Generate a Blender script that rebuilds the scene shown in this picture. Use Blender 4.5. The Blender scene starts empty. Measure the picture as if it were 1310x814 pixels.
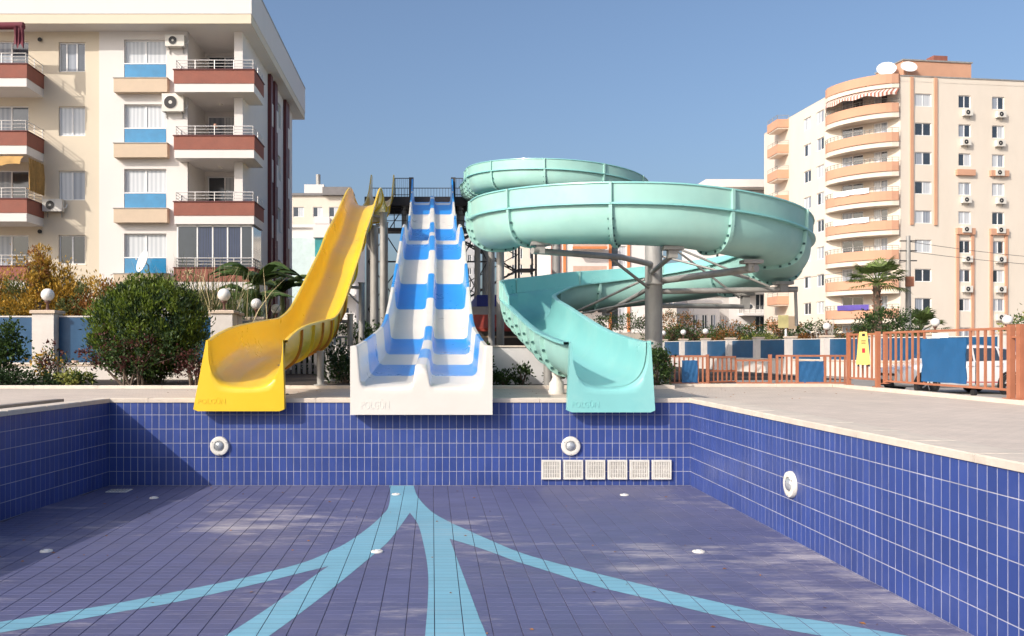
import bpy, bmesh, math, random
from mathutils import Vector, Matrix
R = math.radians
rnd = random.Random(7)
S = bpy.context.scene
COL = S.collection

# ------------------------------------------------------------------ camera
cam = bpy.data.cameras.new('camera'); camo = bpy.data.objects.new('camera', cam); COL.objects.link(camo)
camo.location = (0, 0, 0.925); camo.rotation_euler = (R(90), 0, 0)
cam.sensor_width = 36.0; cam.lens = 36.0*1084/1310
cam.shift_x = 102/1310; cam.shift_y = 39/1310
cam.clip_start = 0.1; cam.clip_end = 3000
S.camera = camo
S.render.resolution_x = 1024; S.render.resolution_y = 636

# ------------------------------------------------------------------ sky, sun, exposure
SUN = Vector((-1.31, -1.09, 1.0)).normalized()          # towards the sun
ELEV = math.asin(SUN.z); AZ = math.atan2(SUN.x, SUN.y)
W = bpy.data.worlds.new('World'); S.world = W; W.use_nodes = True
nt = W.node_tree; bg = nt.nodes['Background']
sky = nt.nodes.new('ShaderNodeTexSky'); sky.sky_type = 'NISHITA'; sky.sun_disc = False
sky.sun_elevation = ELEV; sky.sun_rotation = AZ % (2*math.pi)
sky.air_density = 1.0; sky.dust_density = 5.0; sky.ozone_density = 3.4; sky.altitude = 0
nt.links.new(sky.outputs[0], bg.inputs[0]); bg.inputs[1].default_value = 0.132
sl = bpy.data.lights.new('sun', 'SUN'); sl.energy = 2.7; sl.angle = R(0.5); sl.color = (1, 0.92, 0.83)
so = bpy.data.objects.new('sun', sl); COL.objects.link(so); so.location = (-20, -18, 30)
so.rotation_euler = (-SUN).to_track_quat('-Z', 'Y').to_euler()
vs = S.view_settings; vs.view_transform = 'Standard'; vs.look = 'None'; vs.gamma = 1; vs.exposure = 0.5
vs.use_curve_mapping = False

# ------------------------------------------------------------------ materials
MATS = {}
def mat(name, col, rough=0.6, var=0.12, scale=1.5, bump=0.0, bscale=40, metal=0.0, spec=0.5, coat=0.0,
        dirt=0.0, dirtcol=(0.25, 0.22, 0.18), dscale=0.8, stretch=None, island=0.0, translucent=0.0, fine=0.0):
    if name in MATS: return MATS[name]
    m = bpy.data.materials.new(name); MATS[name] = m; m.use_nodes = True
    t = m.node_tree; N = t.nodes; L = t.links; p = N['Principled BSDF']
    g = N.new('ShaderNodeNewGeometry'); pos = g.outputs['Position']
    mp = N.new('ShaderNodeMapping'); L.new(pos, mp.inputs[0])
    if stretch: mp.inputs['Scale'].default_value = stretch
    n = N.new('ShaderNodeTexNoise'); n.inputs['Scale'].default_value = scale; n.inputs['Detail'].default_value = 6
    n.inputs['Roughness'].default_value = 0.65; L.new(mp.outputs[0], n.inputs['Vector'])
    mr = N.new('ShaderNodeMapRange'); mr.inputs[1].default_value = 0.3; mr.inputs[2].default_value = 0.7
    mr.inputs[3].default_value = 1-var; mr.inputs[4].default_value = 1+var*0.7; L.new(n.outputs[0], mr.inputs[0])
    val = mr.outputs[0]
    if island:
        oi = N.new('ShaderNodeObjectInfo')
        a = N.new('ShaderNodeMath'); a.operation = 'ADD'; L.new(oi.outputs['Random'], a.inputs[0]); L.new(g.outputs['Random Per Island'], a.inputs[1])
        fr = N.new('ShaderNodeMath'); fr.operation = 'FRACT'; L.new(a.outputs[0], fr.inputs[0])
        m2 = N.new('ShaderNodeMapRange'); m2.inputs[3].default_value = 1-island; m2.inputs[4].default_value = 1+island; L.new(fr.outputs[0], m2.inputs[0])
        mu = N.new('ShaderNodeMath'); mu.operation = 'MULTIPLY'; L.new(val, mu.inputs[0]); L.new(m2.outputs[0], mu.inputs[1]); val = mu.outputs[0]
    mx = N.new('ShaderNodeMix'); mx.data_type = 'RGBA'; mx.blend_type = 'MULTIPLY'; mx.inputs[0].default_value = 1
    mx.inputs[6].default_value = (*col, 1); L.new(val, mx.inputs[7]); out = mx.outputs[2]
    if dirt:
        n2 = N.new('ShaderNodeTexNoise'); n2.inputs['Scale'].default_value = dscale; n2.inputs['Detail'].default_value = 8
        n2.inputs['Roughness'].default_value = 0.7; L.new(mp.outputs[0], n2.inputs['Vector'])
        m3 = N.new('ShaderNodeMapRange'); m3.inputs[1].default_value = 0.48; m3.inputs[2].default_value = 0.75
        m3.inputs[4].default_value = dirt; L.new(n2.outputs[0], m3.inputs[0])
        mx2 = N.new('ShaderNodeMix'); mx2.data_type = 'RGBA'; L.new(m3.outputs[0], mx2.inputs[0]); L.new(out, mx2.inputs[6])
        mx2.inputs[7].default_value = (*dirtcol, 1); out = mx2.outputs[2]
    L.new(out, p.inputs['Base Color'])
    rr = N.new('ShaderNodeMapRange'); rr.inputs[1].default_value = 0.3; rr.inputs[2].default_value = 0.7
    rr.inputs[3].default_value = max(0.02, rough-0.08); rr.inputs[4].default_value = min(1, rough+0.08)
    L.new(n.outputs[0], rr.inputs[0]); L.new(rr.outputs[0], p.inputs['Roughness'])
    p.inputs['Metallic'].default_value = metal; p.inputs['Specular IOR Level'].default_value = spec
    p.inputs['Coat Weight'].default_value = coat; p.inputs['Coat Roughness'].default_value = 0.12
    if bump:
        n3 = N.new('ShaderNodeTexNoise'); n3.inputs['Scale'].default_value = bscale; n3.inputs['Detail'].default_value = 4
        L.new(pos, n3.inputs['Vector'])
        b = N.new('ShaderNodeBump'); b.inputs['Strength'].default_value = bump; b.inputs['Distance'].default_value = 0.02
        L.new(n3.outputs[0], b.inputs['Height']); L.new(b.outputs[0], p.inputs['Normal'])
    if translucent:
        tr = N.new('ShaderNodeBsdfTranslucent'); L.new(out, tr.inputs[0])
        ms = N.new('ShaderNodeMixShader'); ms.inputs[0].default_value = translucent
        L.new(p.outputs[0], ms.inputs[1]); L.new(tr.outputs[0], ms.inputs[2]); L.new(ms.outputs[0], N['Material Output'].inputs[0])
    return m

def curtain_mat(name, c1, c2, scale=9.0, coat=1.0):
    """cloth behind a glossy pane, the shading of its folds painted as bands"""
    m = mat(name, c1, rough=0.7, var=0.1, coat=coat)
    t = m.node_tree; N = t.nodes; L = t.links; p = N['Principled BSDF']
    tc = N.new('ShaderNodeNewGeometry'); w = N.new('ShaderNodeTexWave'); w.wave_type = 'BANDS'; w.bands_direction = 'X'
    w.inputs['Scale'].default_value = scale*0.3; w.inputs['Distortion'].default_value = 5.0; w.inputs['Detail'].default_value = 2
    mp = N.new('ShaderNodeMapping'); mp.inputs['Scale'].default_value = (1, 1, 0.06); L.new(tc.outputs['Position'], mp.inputs[0]); L.new(mp.outputs[0], w.inputs[0])
    mx = N.new('ShaderNodeMix'); mx.data_type = 'RGBA'; L.new(w.outputs['Fac'], mx.inputs[0])
    mx.inputs[6].default_value = (*c1, 1); mx.inputs[7].default_value = (*c2, 1); L.new(mx.outputs[2], p.inputs['Base Color'])  # lit and shaded sides of the folds painted as two tones
    p.inputs['Coat Roughness'].default_value = 0.03
    return m

# ------------------------------------------------------------------ mesh builder
WL = {}
class MB:
    def __init__(s): s.v = []; s.f = []; s.mi = []; s.sm = []
    def add(s, vs, fs, mi=0, smooth=False):
        o = len(s.v); s.v += [tuple(v) for v in vs]
        for f in fs: s.f.append([i+o for i in f]); s.mi.append(mi); s.sm.append(smooth)
    def quad(s, a, b, c, d, mi=0): s.add([a, b, c, d], [(0, 1, 2, 3)], mi)
    def box(s, x0, x1, y0, y1, z0, z1, mi=0):
        s.add([(x0,y0,z0),(x1,y0,z0),(x1,y1,z0),(x0,y1,z0),(x0,y0,z1),(x1,y0,z1),(x1,y1,z1),(x0,y1,z1)],
              [(0,3,2,1),(4,5,6,7),(0,1,5,4),(1,2,6,5),(2,3,7,6),(3,0,4,7)], mi)
    def fbox(s, F, u0, u1, n0, n1, z0, z1, mi=0):
        """box in a facade frame F=(O,U,N): u along the wall, n outward, z up"""
        pts = [F.p(u0,n1,z0),F.p(u1,n1,z0),F.p(u1,n0,z0),F.p(u0,n0,z0),F.p(u0,n1,z1),F.p(u1,n1,z1),F.p(u1,n0,z1),F.p(u0,n0,z1)]
        s.add(pts, [(0,3,2,1),(4,5,6,7),(0,1,5,4),(1,2,6,5),(2,3,7,6),(3,0,4,7)], mi)
    def bbox(s, x0, x1, y0, y1, z0, z1, b=0.01, mi=0):
        """box with its top edges chamfered"""
        s.add([(x0,y0,z0),(x1,y0,z0),(x1,y1,z0),(x0,y1,z0),(x0,y0,z1-b),(x1,y0,z1-b),(x1,y1,z1-b),(x0,y1,z1-b),
               (x0+b,y0+b,z1),(x1-b,y0+b,z1),(x1-b,y1-b,z1),(x0+b,y1-b,z1)],
              [(0,3,2,1),(0,1,5,4),(1,2,6,5),(2,3,7,6),(3,0,4,7),(4,5,9,8),(5,6,10,9),(6,7,11,10),(7,4,8,11),(8,9,10,11)], mi)
    def tube(s, pts, r, n=8, mi=0, cap=True, smooth=True):
        pts = [Vector(p) for p in pts]; rs = r if isinstance(r, (list, tuple)) else [r]*len(pts)
        o = len(s.v); prev = None
        for i, p in enumerate(pts):
            t = (pts[min(i+1, len(pts)-1)]-pts[max(i-1, 0)]).normalized()
            if prev is None:
                a = t.orthogonal().normalized()
            else:
                a = (prev-t*prev.dot(t)); a = a.normalized() if a.length > 1e-6 else t.orthogonal().normalized()
            prev = a; b = t.cross(a)
            for k in range(n):
                q = 2*math.pi*k/n; s.v.append(tuple(p+(a*math.cos(q)+b*math.sin(q))*rs[i]))
        for i in range(len(pts)-1):
            for k in range(n):
                s.f.append([o+i*n+k, o+i*n+(k+1) % n, o+(i+1)*n+(k+1) % n, o+(i+1)*n+k]); s.mi.append(mi); s.sm.append(smooth)
        if cap:
            s.f.append([o+k for k in range(n)][::-1]); s.mi.append(mi); s.sm.append(False)
            e = o+(len(pts)-1)*n; s.f.append([e+k for k in range(n)]); s.mi.append(mi); s.sm.append(False)
    def lathe(s, prof, n=20, c=(0,0,0), mi=0, axis='Z', smooth=True):
        o = len(s.v)
        for r, z in prof:
            for k in range(n):
                q = 2*math.pi*k/n
                if axis == 'Z': s.v.append((c[0]+r*math.cos(q), c[1]+r*math.sin(q), c[2]+z))
                elif axis == 'Y': s.v.append((c[0]+r*math.cos(q), c[1]+z, c[2]+r*math.sin(q)))
                else: s.v.append((c[0]+z, c[1]+r*math.cos(q), c[2]+r*math.sin(q)))
        for i in range(len(prof)-1):
            for k in range(n):
                s.f.append([o+i*n+k, o+i*n+(k+1) % n, o+(i+1)*n+(k+1) % n, o+(i+1)*n+k]); s.mi.append(mi); s.sm.append(smooth)
    def prism(s, poly, z0, z1, mi=0):
        n = len(poly); s.add([(x,y,z0) for x,y in poly]+[(x,y,z1) for x,y in poly],
            [tuple(range(n))[::-1], tuple(range(n, 2*n))]+[(i, (i+1) % n, n+(i+1) % n, n+i) for i in range(n)], mi)
    def sweep(s, secs, closed=False, mi=0, smooth=True, mifn=None, caps=False):
        o = len(s.v); n = len(secs[0])
        for sec in secs: s.v += [tuple(p) for p in sec]
        m = n if closed else n-1
        for i in range(len(secs)-1):
            for k in range(m):
                s.f.append([o+i*n+k, o+i*n+(k+1) % n, o+(i+1)*n+(k+1) % n, o+(i+1)*n+k]); s.sm.append(smooth)
                s.mi.append(mifn(i, k) if mifn else mi)
        if caps:
            for i in (0, len(secs)-1):
                s.f.append([o+i*n+k for k in range(n)]); s.mi.append(mifn(min(i, len(secs)-2), 0) if mifn else mi); s.sm.append(False)
    def build(s, name, mats, parent=None, origin=None, sharp=40, fix=True):
        if not isinstance(mats, (list, tuple)): mats = [mats]
        if origin is None: origin = WL.get(parent.name, Vector((0,0,0))) if parent else Vector((0,0,0))
        origin = Vector(origin)
        me = bpy.data.meshes.new(name); me.from_pydata([tuple(Vector(v)-origin) for v in s.v], [], s.f)
        for m in mats: me.materials.append(m)
        me.polygons.foreach_set('material_index', s.mi); me.polygons.foreach_set('use_smooth', s.sm)
        if fix:
            bm = bmesh.new(); bm.from_mesh(me); bmesh.ops.recalc_face_normals(bm, faces=bm.faces); bm.to_mesh(me); bm.free()
        if any(s.sm): me.set_sharp_from_angle(angle=R(sharp))
        me.update()
        o = bpy.data.objects.new(name, me); COL.objects.link(o)
        if parent: o.parent = parent; o.location = origin-WL.get(parent.name, Vector((0,0,0)))
        else: o.location = origin
        WL[o.name] = origin
        return o

def tag(o, label=None, cat=None, group=None, kind=None):
    if label: o['label'] = label
    if cat: o['category'] = cat
    if group: o['group'] = group
    if kind: o['kind'] = kind
    return o
def thing(name, label, cat, loc=(0,0,0), group=None):
    o = bpy.data.objects.new(name, None); COL.objects.link(o); o.location = loc; o.empty_display_size = 0.3
    WL[o.name] = Vector(loc); return tag(o, label, cat, group)
def dup(o, parent=None, loc=None, rotz=None, label=None, scale=None):
    c = o.copy(); COL.objects.link(c); WL[c.name] = Vector(loc) if loc is not None else WL.get(o.name, Vector())
    if parent: c.parent = parent
    if loc is not None: c.location = loc
    if rotz is not None: c.rotation_euler = (0, 0, rotz)
    if scale is not None: c.scale = scale if isinstance(scale, tuple) else (scale,)*3
    if label: c['label'] = label
    for ch in list(o.children): dup(ch, c)
    return c
class Frame:
    def __init__(s, O, U):
        s.O = Vector(O); s.U = Vector((U[0], U[1], 0)).normalized(); s.N = Vector((s.U.y, -s.U.x, 0))
    def p(s, u, n, z): q = s.O+s.U*u+s.N*n; return (q.x, q.y, z)

def hermite(pts, step):
    """Catmull-Rom through pts, resampled at about step"""
    P = [Vector(p) for p in pts]; out = []
    for i in range(len(P)-1):
        p0 = P[i-1] if i else P[0]*2-P[1]; p1 = P[i]; p2 = P[i+1]; p3 = P[i+2] if i+2 < len(P) else P[i+1]*2-P[i]
        d = (p2-p1).length; n = max(1, round(d/step))
        m1 = (p2-p0)*(d/max(1e-6, (p2-p1).length+(p1-p0).length)); m2 = (p3-p1)*(d/max(1e-6, (p3-p2).length+(p2-p1).length))
        for k in range(n):
            t = k/n; h = t*t*(3-2*t)
            out.append(p1*(2*t**3-3*t*t+1)+m1*(t**3-2*t*t+t)+p2*(3*t*t-2*t**3)+m2*(t**3-t*t))
    out.append(P[-1]); return out
def lerp1(tab, x):
    if x <= tab[0][0]: return tab[0][1]
    for (a, va), (b, vb) in zip(tab, tab[1:]):
        if x <= b: return va+(vb-va)*(x-a)/(b-a)
    return tab[-1][1]

def text_mesh(txt, size, depth, M, name, material, parent, sx=1.0):
    """raised lettering, placed by matrix M (text lies in M's XY plane)"""
    cu = bpy.data.curves.new('lettering_curve', 'FONT'); cu.body = txt; cu.size = size; cu.extrude = depth; cu.resolution_u = 2
    tmp = bpy.data.objects.new('lettering_tmp', cu); COL.objects.link(tmp)
    dg = bpy.context.evaluated_depsgraph_get(); me = bpy.data.meshes.new_from_object(tmp.evaluated_get(dg))
    bpy.data.objects.remove(tmp); bpy.data.curves.remove(cu)
    org = WL.get(parent.name, Vector())
    for v in me.vertices: v.co = M @ Vector((v.co.x*sx, v.co.y, v.co.z)) - org
    me.materials.clear(); me.materials.append(material); me.name = name
    o = bpy.data.objects.new(name, me); COL.objects.link(o); o.parent = parent; WL[o.name] = org
    return o

# ------------------------------------------------------------------ palette
m_wtile = mat('glazed_blue_tile', (0.036, 0.066, 0.245), rough=0.36, var=0.12, scale=1.2, island=0.10, coat=0.0, spec=0.5, dirt=0.10, dirtcol=(0.25,0.27,0.42), dscale=1.6, bump=0.05, bscale=9)
m_wgrout = mat('wall_grout', (0.40, 0.40, 0.47), rough=0.9, var=0.25, scale=3)
def floor_tile_mat(name, base, dust, amt, island):
    m = mat(name, base, rough=0.55, var=0.12, scale=1.0, island=island, dirt=amt*0.55, dirtcol=dust, dscale=0.35)
    t = m.node_tree; N = t.nodes; L = t.links; p = N['Principled BSDF']
    src = p.inputs['Base Color'].links[0].from_socket
    g = N.new('ShaderNodeNewGeometry')
    # dry lime bloom: streaky patches that run across the floor
    mp = N.new('ShaderNodeMapping'); mp.inputs['Scale'].default_value = (0.8, 2.6, 1); L.new(g.outputs['Position'], mp.inputs[0])
    n = N.new('ShaderNodeTexNoise'); n.inputs['Scale'].default_value = 1.5; n.inputs['Detail'].default_value = 10; n.inputs['Roughness'].default_value = 0.72; L.new(mp.outputs[0], n.inputs[0])
    n2 = N.new('ShaderNodeTexNoise'); n2.inputs['Scale'].default_value = 0.32; n2.inputs['Detail'].default_value = 3; L.new(g.outputs['Position'], n2.inputs[0])
    mu = N.new('ShaderNodeMath'); mu.operation = 'MULTIPLY'; L.new(n.outputs[0], mu.inputs[0]); L.new(n2.outputs[0], mu.inputs[1])
    mr = N.new('ShaderNodeMapRange'); mr.inputs[1].default_value = 0.275; mr.inputs[2].default_value = 0.42; mr.inputs[4].default_value = amt
    L.new(mu.outputs[0], mr.inputs[0])
    mx = N.new('ShaderNodeMix'); mx.data_type = 'RGBA'; L.new(mr.outputs[0], mx.inputs[0]); L.new(src, mx.inputs[6]); mx.inputs[7].default_value = (0.46, 0.42, 0.44, 1)
    L.new(mx.outputs[2], p.inputs['Base Color'])
    return m
m_ftile = floor_tile_mat('dusty_blue_floor_tile', (0.098, 0.105, 0.205), (0.19, 0.175, 0.225), 0.8, 0.07)
m_ltile = floor_tile_mat('pale_blue_floor_tile', (0.19, 0.42, 0.53), (0.27, 0.42, 0.48), 0.3, 0.03)
m_fgrout = mat('floor_grout', (0.075, 0.07, 0.115), rough=0.95, var=0.3, scale=4, dirt=0.5, dirtcol=(0.35,0.33,0.38), dscale=0.7)
m_coping = mat('pale_coping_stone', (0.62, 0.54, 0.45), rough=0.8, var=0.12, scale=5, bump=0.2, bscale=60, dirt=0.3, dirtcol=(0.42,0.36,0.30))
m_kerb = mat('kerb_stone', (0.66, 0.58, 0.49), rough=0.8, var=0.12, scale=5, bump=0.2, bscale=60, dirt=0.3, dirtcol=(0.42,0.36,0.30))
m_gel_y = mat('yellow_fibreglass', (0.80, 0.52, 0.025), rough=0.33, var=0.08, scale=0.9, dirt=0.18, dirtcol=(0.62,0.38,0.05), dscale=0.45, spec=0.5, coat=0.2)
m_gel_w = mat('white_fibreglass', (0.70, 0.665, 0.60), rough=0.34, var=0.05, scale=0.9, dirt=0.18, dirtcol=(0.62,0.57,0.48), dscale=1.1, coat=0.25)
m_gel_b = mat('blue_fibreglass', (0.022, 0.27, 0.70), rough=0.32, var=0.08, scale=0.9, dirt=0.2, dirtcol=(0.10,0.33,0.72), coat=0.25)
m_gel_t = mat('turquoise_fibreglass', (0.225, 0.55, 0.53), rough=0.34, var=0.07, scale=0.7, dirt=0.35, dirtcol=(0.42,0.66,0.58), dscale=0.9, coat=0.2)
m_gel_to = mat('weathered_turquoise_shell', (0.30, 0.535, 0.48), rough=0.5, var=0.10, scale=0.9, dirt=0.4, dirtcol=(0.40,0.58,0.50), dscale=1.3)
m_gel_ti = mat('turquoise_flume_bed', (0.075, 0.50, 0.56), rough=0.28, var=0.07, scale=0.7, dirt=0.25, dirtcol=(0.2,0.56,0.58), coat=0.3)
m_bolt = mat('flange_bolt', (0.03, 0.09, 0.09), rough=0.5)
m_galv = mat('galvanised_steel', (0.36, 0.35, 0.33), rough=0.55, var=0.25, scale=2.5, metal=0.25, dirt=0.4, dirtcol=(0.22,0.17,0.12), stretch=(1,1,0.4))
m_dsteel = mat('dark_steel', (0.055, 0.05, 0.05), rough=0.6, var=0.3, scale=3)
m_white = mat('white_render', (0.71, 0.675, 0.645), rough=0.85, var=0.05, scale=0.5, bump=0.12, bscale=50, dirt=0.15, dirtcol=(0.60,0.54,0.48), dscale=0.5, stretch=(1,1,0.3))
m_beige = mat('beige_render', (0.67, 0.585, 0.455), rough=0.85, var=0.05, scale=0.5, bump=0.12, bscale=50, dirt=0.15, dirtcol=(0.58,0.48,0.36), dscale=0.5)
m_cream = mat('cream_render', (0.70, 0.625, 0.53), rough=0.85, var=0.05, scale=0.25, bump=0.1, bscale=30, dirt=0.25, dirtcol=(0.60,0.50,0.39), dscale=0.22, stretch=(1,1,0.35))
m_peach = mat('peach_render', (0.57, 0.315, 0.205), rough=0.85, var=0.08, scale=0.5)
m_brick = mat('redbrown_render', (0.27, 0.098, 0.07), rough=0.85, var=0.15, scale=2.5, dirt=0.3, dirtcol=(0.34,0.15,0.11), bump=0.2)
m_maroon = mat('maroon_panel', (0.11, 0.022, 0.025), rough=0.6)
m_plant_box = mat('tan_render', (0.58, 0.46, 0.34), rough=0.85, var=0.06)
m_upvc = mat('white_upvc', (0.80, 0.79, 0.78), rough=0.4, var=0.04)
m_rail = mat('pale_metal_rail', (0.62, 0.60, 0.58), rough=0.4, metal=0.3)
m_glass = mat('dark_window_glass', (0.035, 0.045, 0.06), rough=0.06, var=0.3, scale=0.7, spec=0.8, coat=1)
m_glassb = mat('blue_glass_panel', (0.02, 0.22, 0.44), rough=0.08, var=0.2, scale=1.5, spec=0.7, coat=1)
m_cur_w = curtain_mat('white_curtain', (0.60, 0.62, 0.64), (0.44, 0.47, 0.50), 5.0)
m_cur_g = curtain_mat('grey_curtain', (0.34, 0.37, 0.42), (0.22, 0.25, 0.30), 4.0)
m_cur_b = curtain_mat('navy_curtain', (0.03, 0.05, 0.12), (0.01, 0.018, 0.04), 14)
m_ac = mat('cream_plastic', (0.66, 0.63, 0.57), rough=0.5, var=0.06)
m_black = mat('black_plastic', (0.015, 0.015, 0.016), rough=0.5)
m_copper = mat('copper_brown_paint', (0.40, 0.155, 0.085), rough=0.5, var=0.12, scale=3, dirt=0.25, dirtcol=(0.45,0.24,0.16))
m_bluep = mat('blue_panel_sheet', (0.012, 0.072, 0.165), rough=0.4, var=0.12, scale=2.0, dirt=0.25, dirtcol=(0.07,0.2,0.34), dscale=1.2)
m_bluet = mat('blue_tarpaulin', (0.016, 0.105, 0.26), rough=0.6, var=0.10, scale=3.0, bump=0.25, bscale=9)
m_pier = mat('offwhite_pier', (0.66, 0.61, 0.56), rough=0.85, var=0.1, scale=2, bump=0.2, dirt=0.25, dirtcol=(0.5,0.44,0.38))
m_cap = mat('tan_cap_stone', (0.60, 0.48, 0.37), rough=0.8, var=0.1, scale=4)
m_globe = mat('opal_globe', (0.80, 0.77, 0.73), rough=0.35, var=0.06, scale=6)
m_brown = mat('brown_lamp_base', (0.12, 0.06, 0.045), rough=0.5)
m_soil = mat('dark_soil', (0.055, 0.04, 0.03), rough=0.95, var=0.4, scale=6, bump=0.8, bscale=20)
m_bark = mat('bark', (0.13, 0.095, 0.07), rough=0.9, var=0.4, scale=8, bump=0.6, bscale=25)
def leaf(name, c, tr=0.25, isl=0.45): return mat(name, c, rough=0.5, var=0.2, scale=2, island=isl, translucent=tr, spec=0.35)
m_lf_green = leaf('leaf_green', (0.055, 0.10, 0.022)); m_lf_dark = leaf('leaf_dark', (0.030, 0.060, 0.018)); m_lf_thuja = leaf('leaf_thuja', (0.115, 0.165, 0.018))
m_lf_yel = leaf('leaf_autumn_yellow', (0.46, 0.28, 0.04)); m_lf_orange = leaf('leaf_autumn_orange', (0.30, 0.13, 0.035)); m_lf_red = leaf('leaf_red', (0.10, 0.035, 0.03))
m_lf_reed = leaf('leaf_reed', (0.14, 0.16, 0.05)); m_lf_ban = leaf('leaf_banana', (0.055, 0.10, 0.025)); m_lf_lime = leaf('leaf_lime', (0.26, 0.27, 0.06)); m_lf_palm = leaf('leaf_palm', (0.12, 0.17, 0.04))
m_petal = mat('pale_petal', (0.75, 0.55, 0.45), rough=0.6)
# ================================================================== ground, deck, pool
def paver_mat():
    m = mat('beige_deck_paver', (0.62, 0.53, 0.45), rough=0.85, var=0.10, scale=1.3, bump=0.15, bscale=70, dirt=0.35, dirtcol=(0.45,0.38,0.32), dscale=0.45)
    t = m.node_tree; N = t.nodes; L = t.links; p = N['Principled BSDF']
    src = p.inputs['Base Color'].links[0].from_socket
    g = N.new('ShaderNodeNewGeometry'); b = N.new('ShaderNodeTexBrick'); L.new(g.outputs['Position'], b.inputs[0])
    b.inputs['Scale'].default_value = 1; b.inputs['Brick Width'].default_value = 0.2; b.inputs['Row Height'].default_value = 0.1
    b.inputs['Mortar Size'].default_value = 0.004; b.inputs[1].default_value = (1,1,1,1); b.inputs[2].default_value = (0.91,0.91,0.91,1); b.inputs[3].default_value = (0.66,0.64,0.62,1)
    mx = N.new('ShaderNodeMix'); mx.data_type = 'RGBA'; mx.blend_type = 'MULTIPLY'; mx.inputs[0].default_value = 1
    L.new(src, mx.inputs[6]); L.new(b.outputs[0], mx.inputs[7]); L.new(mx.outputs[2], p.inputs['Base Color'])
    return m
m_deck = paver_mat()
m_ground = mat('pale_asphalt', (0.30, 0.27, 0.24), rough=0.9, var=0.2, scale=0.6, bump=0.4, bscale=30, dirt=0.4, dirtcol=(0.40,0.35,0.29), dscale=0.15)
PD = -1.5; YB = 15.0; XR = 4.566; YN = 1.2
def xl(y): return -5.715-(15.0-y)*0.1145
XL0 = xl(YN)
# ground sheet with the basin cut out of it
g = MB(); B = 1500; hx0, hx1, hy0, hy1 = -8.6, 5.6, 0.2, 15.4; gz = -0.45
for a in [((-B,-B),(B,-B),(B,hy0),(-B,hy0)), ((-B,hy1),(B,hy1),(B,B),(-B,B)), ((-B,hy0),(hx0,hy0),(hx0,hy1),(-B,hy1)), ((hx1,hy0),(B,hy0),(B,hy1),(hx1,hy1))]:
    g.quad(*[(x, y, gz) for x, y in a])
tag(g.build('ground', m_ground), kind='structure')
# deck round the pool
DX = 9.9; DY = 20.7
d = MB()
d.quad((-45,YB,0),(DX,YB,0),(DX,DY,0),(-45,DY,0)); d.quad((XR,-8,0),(DX,-8,0),(DX,YB,0),(XR,YB,0))
d.quad((-45,YN,0),(XL0,YN,0),(xl(YB),YB,0),(-45,YB,0)); d.quad((-45,-8,0),(XR,-8,0),(XR,YN,0),(-45,YN,0))
d.quad((DX,-8,0),(DX,-8,-.6),(DX,DY,-.6),(DX,DY,0)); d.quad((-45,DY,0),(DX,DY,0),(DX,DY,-.6),(-45,DY,-.6))
deck = tag(d.build('deck', m_deck), kind='structure')

# ---- coping: a ring of long slabs laid round the basin
cop = MB(); cop.box(-0.05, 0.05, 15.1, 15.15, -0.02, -0.01); coping = tag(cop.build('pool_coping', m_coping), kind='structure')
def slab_run(p0, p1, nrm, w, z0, z1, L0, parent, name, material, over=0.02, back=None):
    p0 = Vector((*p0, 0)); p1 = Vector((*p1, 0)); d = p1-p0; n = max(1, round(d.length/L0)); dl = d.length/n; d.normalize(); nn = Vector((*nrm, 0)).normalized()
    for i in range(n):
        a = p0+d*(dl*i+0.003); b = p0+d*(dl*(i+1)-0.003); zz = z1+rnd.uniform(-.0015, .0015)
        m = MB(); q = [a-nn*over, b-nn*over, b+nn*w, a+nn*w]; c = 0.012; dd = d*c; nc = nn*c
        t = [q[0]+dd+nc, q[1]-dd+nc, q[2]-dd-nc, q[3]+dd-nc]
        m.add([(v.x,v.y,z0) for v in q]+[(v.x,v.y,zz-c) for v in q]+[(v.x,v.y,zz) for v in t],
              [(3,2,1,0),(8,9,10,11)]+[(k,(k+1)%4,4+(k+1)%4,4+k) for k in range(4)]+[(4+k,4+(k+1)%4,8+(k+1)%4,8+k) for k in range(4)])
        m.build(name, material, parent)
CW = 0.30
slab_run((xl(YB)-CW,YB),(XR+CW,YB),(0,1),CW,-0.03,0.045,1.0,coping,'coping_slab',m_coping)
slab_run((XR,YB-0.004),(XR,YN),(1,0),CW,-0.03,0.044,1.0,coping,'coping_slab',m_coping)
ln = Vector((-1,-0.1145)).normalized(); ln = Vector((-1, 0.1145))
slab_run((xl(YB),YB-0.004),(XL0,YN),(ln.x,ln.y),CW,-0.03,0.043,1.0,coping,'coping_slab',m_coping)
# second row of pale slabs on the right with the groove between, and the overflow channel cover on the left
m_cop2 = mat('pale_edging_slab', (0.58, 0.51, 0.43), rough=0.85, var=0.12, scale=4, bump=0.2, bscale=60, dirt=0.3, dirtcol=(0.42,0.36,0.30))
slab_run((XR+CW+0.03,YB+0.3),(XR+CW+0.03,YN),(1,0),0.22,-0.03,0.030,1.0,coping,'edging_slab',m_cop2,over=0.0)
m_chan = mat('grey_channel_cover', (0.20, 0.18, 0.165), rough=0.6, var=0.25, scale=5)
cc = thing('channel_cover', 'long dark grey drain channel cover on the deck beside the shaded pool wall', 'drain cover', (xl(14.2)-0.55, 14.2, 0))
cb = MB(); a = Vector((xl(14.3)-0.42, 14.3, 0)); b = Vector((xl(3)-0.42, 3, 0)); n_ = Vector((-1,0.1145,0)).normalized()*0.16
cb.add([(*(a.xy), 0.0),(*(b.xy),0.0),(*((b+n_).xy),0.0),(*((a+n_).xy),0.0),(*(a.xy),0.075),(*(b.xy),0.075),(*((b+n_).xy),0.075),(*((a+n_).xy),0.075)],
       [(0,3,2,1),(4,5,6,7),(0,1,5,4),(1,2,6,5),(2,3,7,6),(3,0,4,7)]); cb.build('cover_strip', m_chan, cc)

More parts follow.
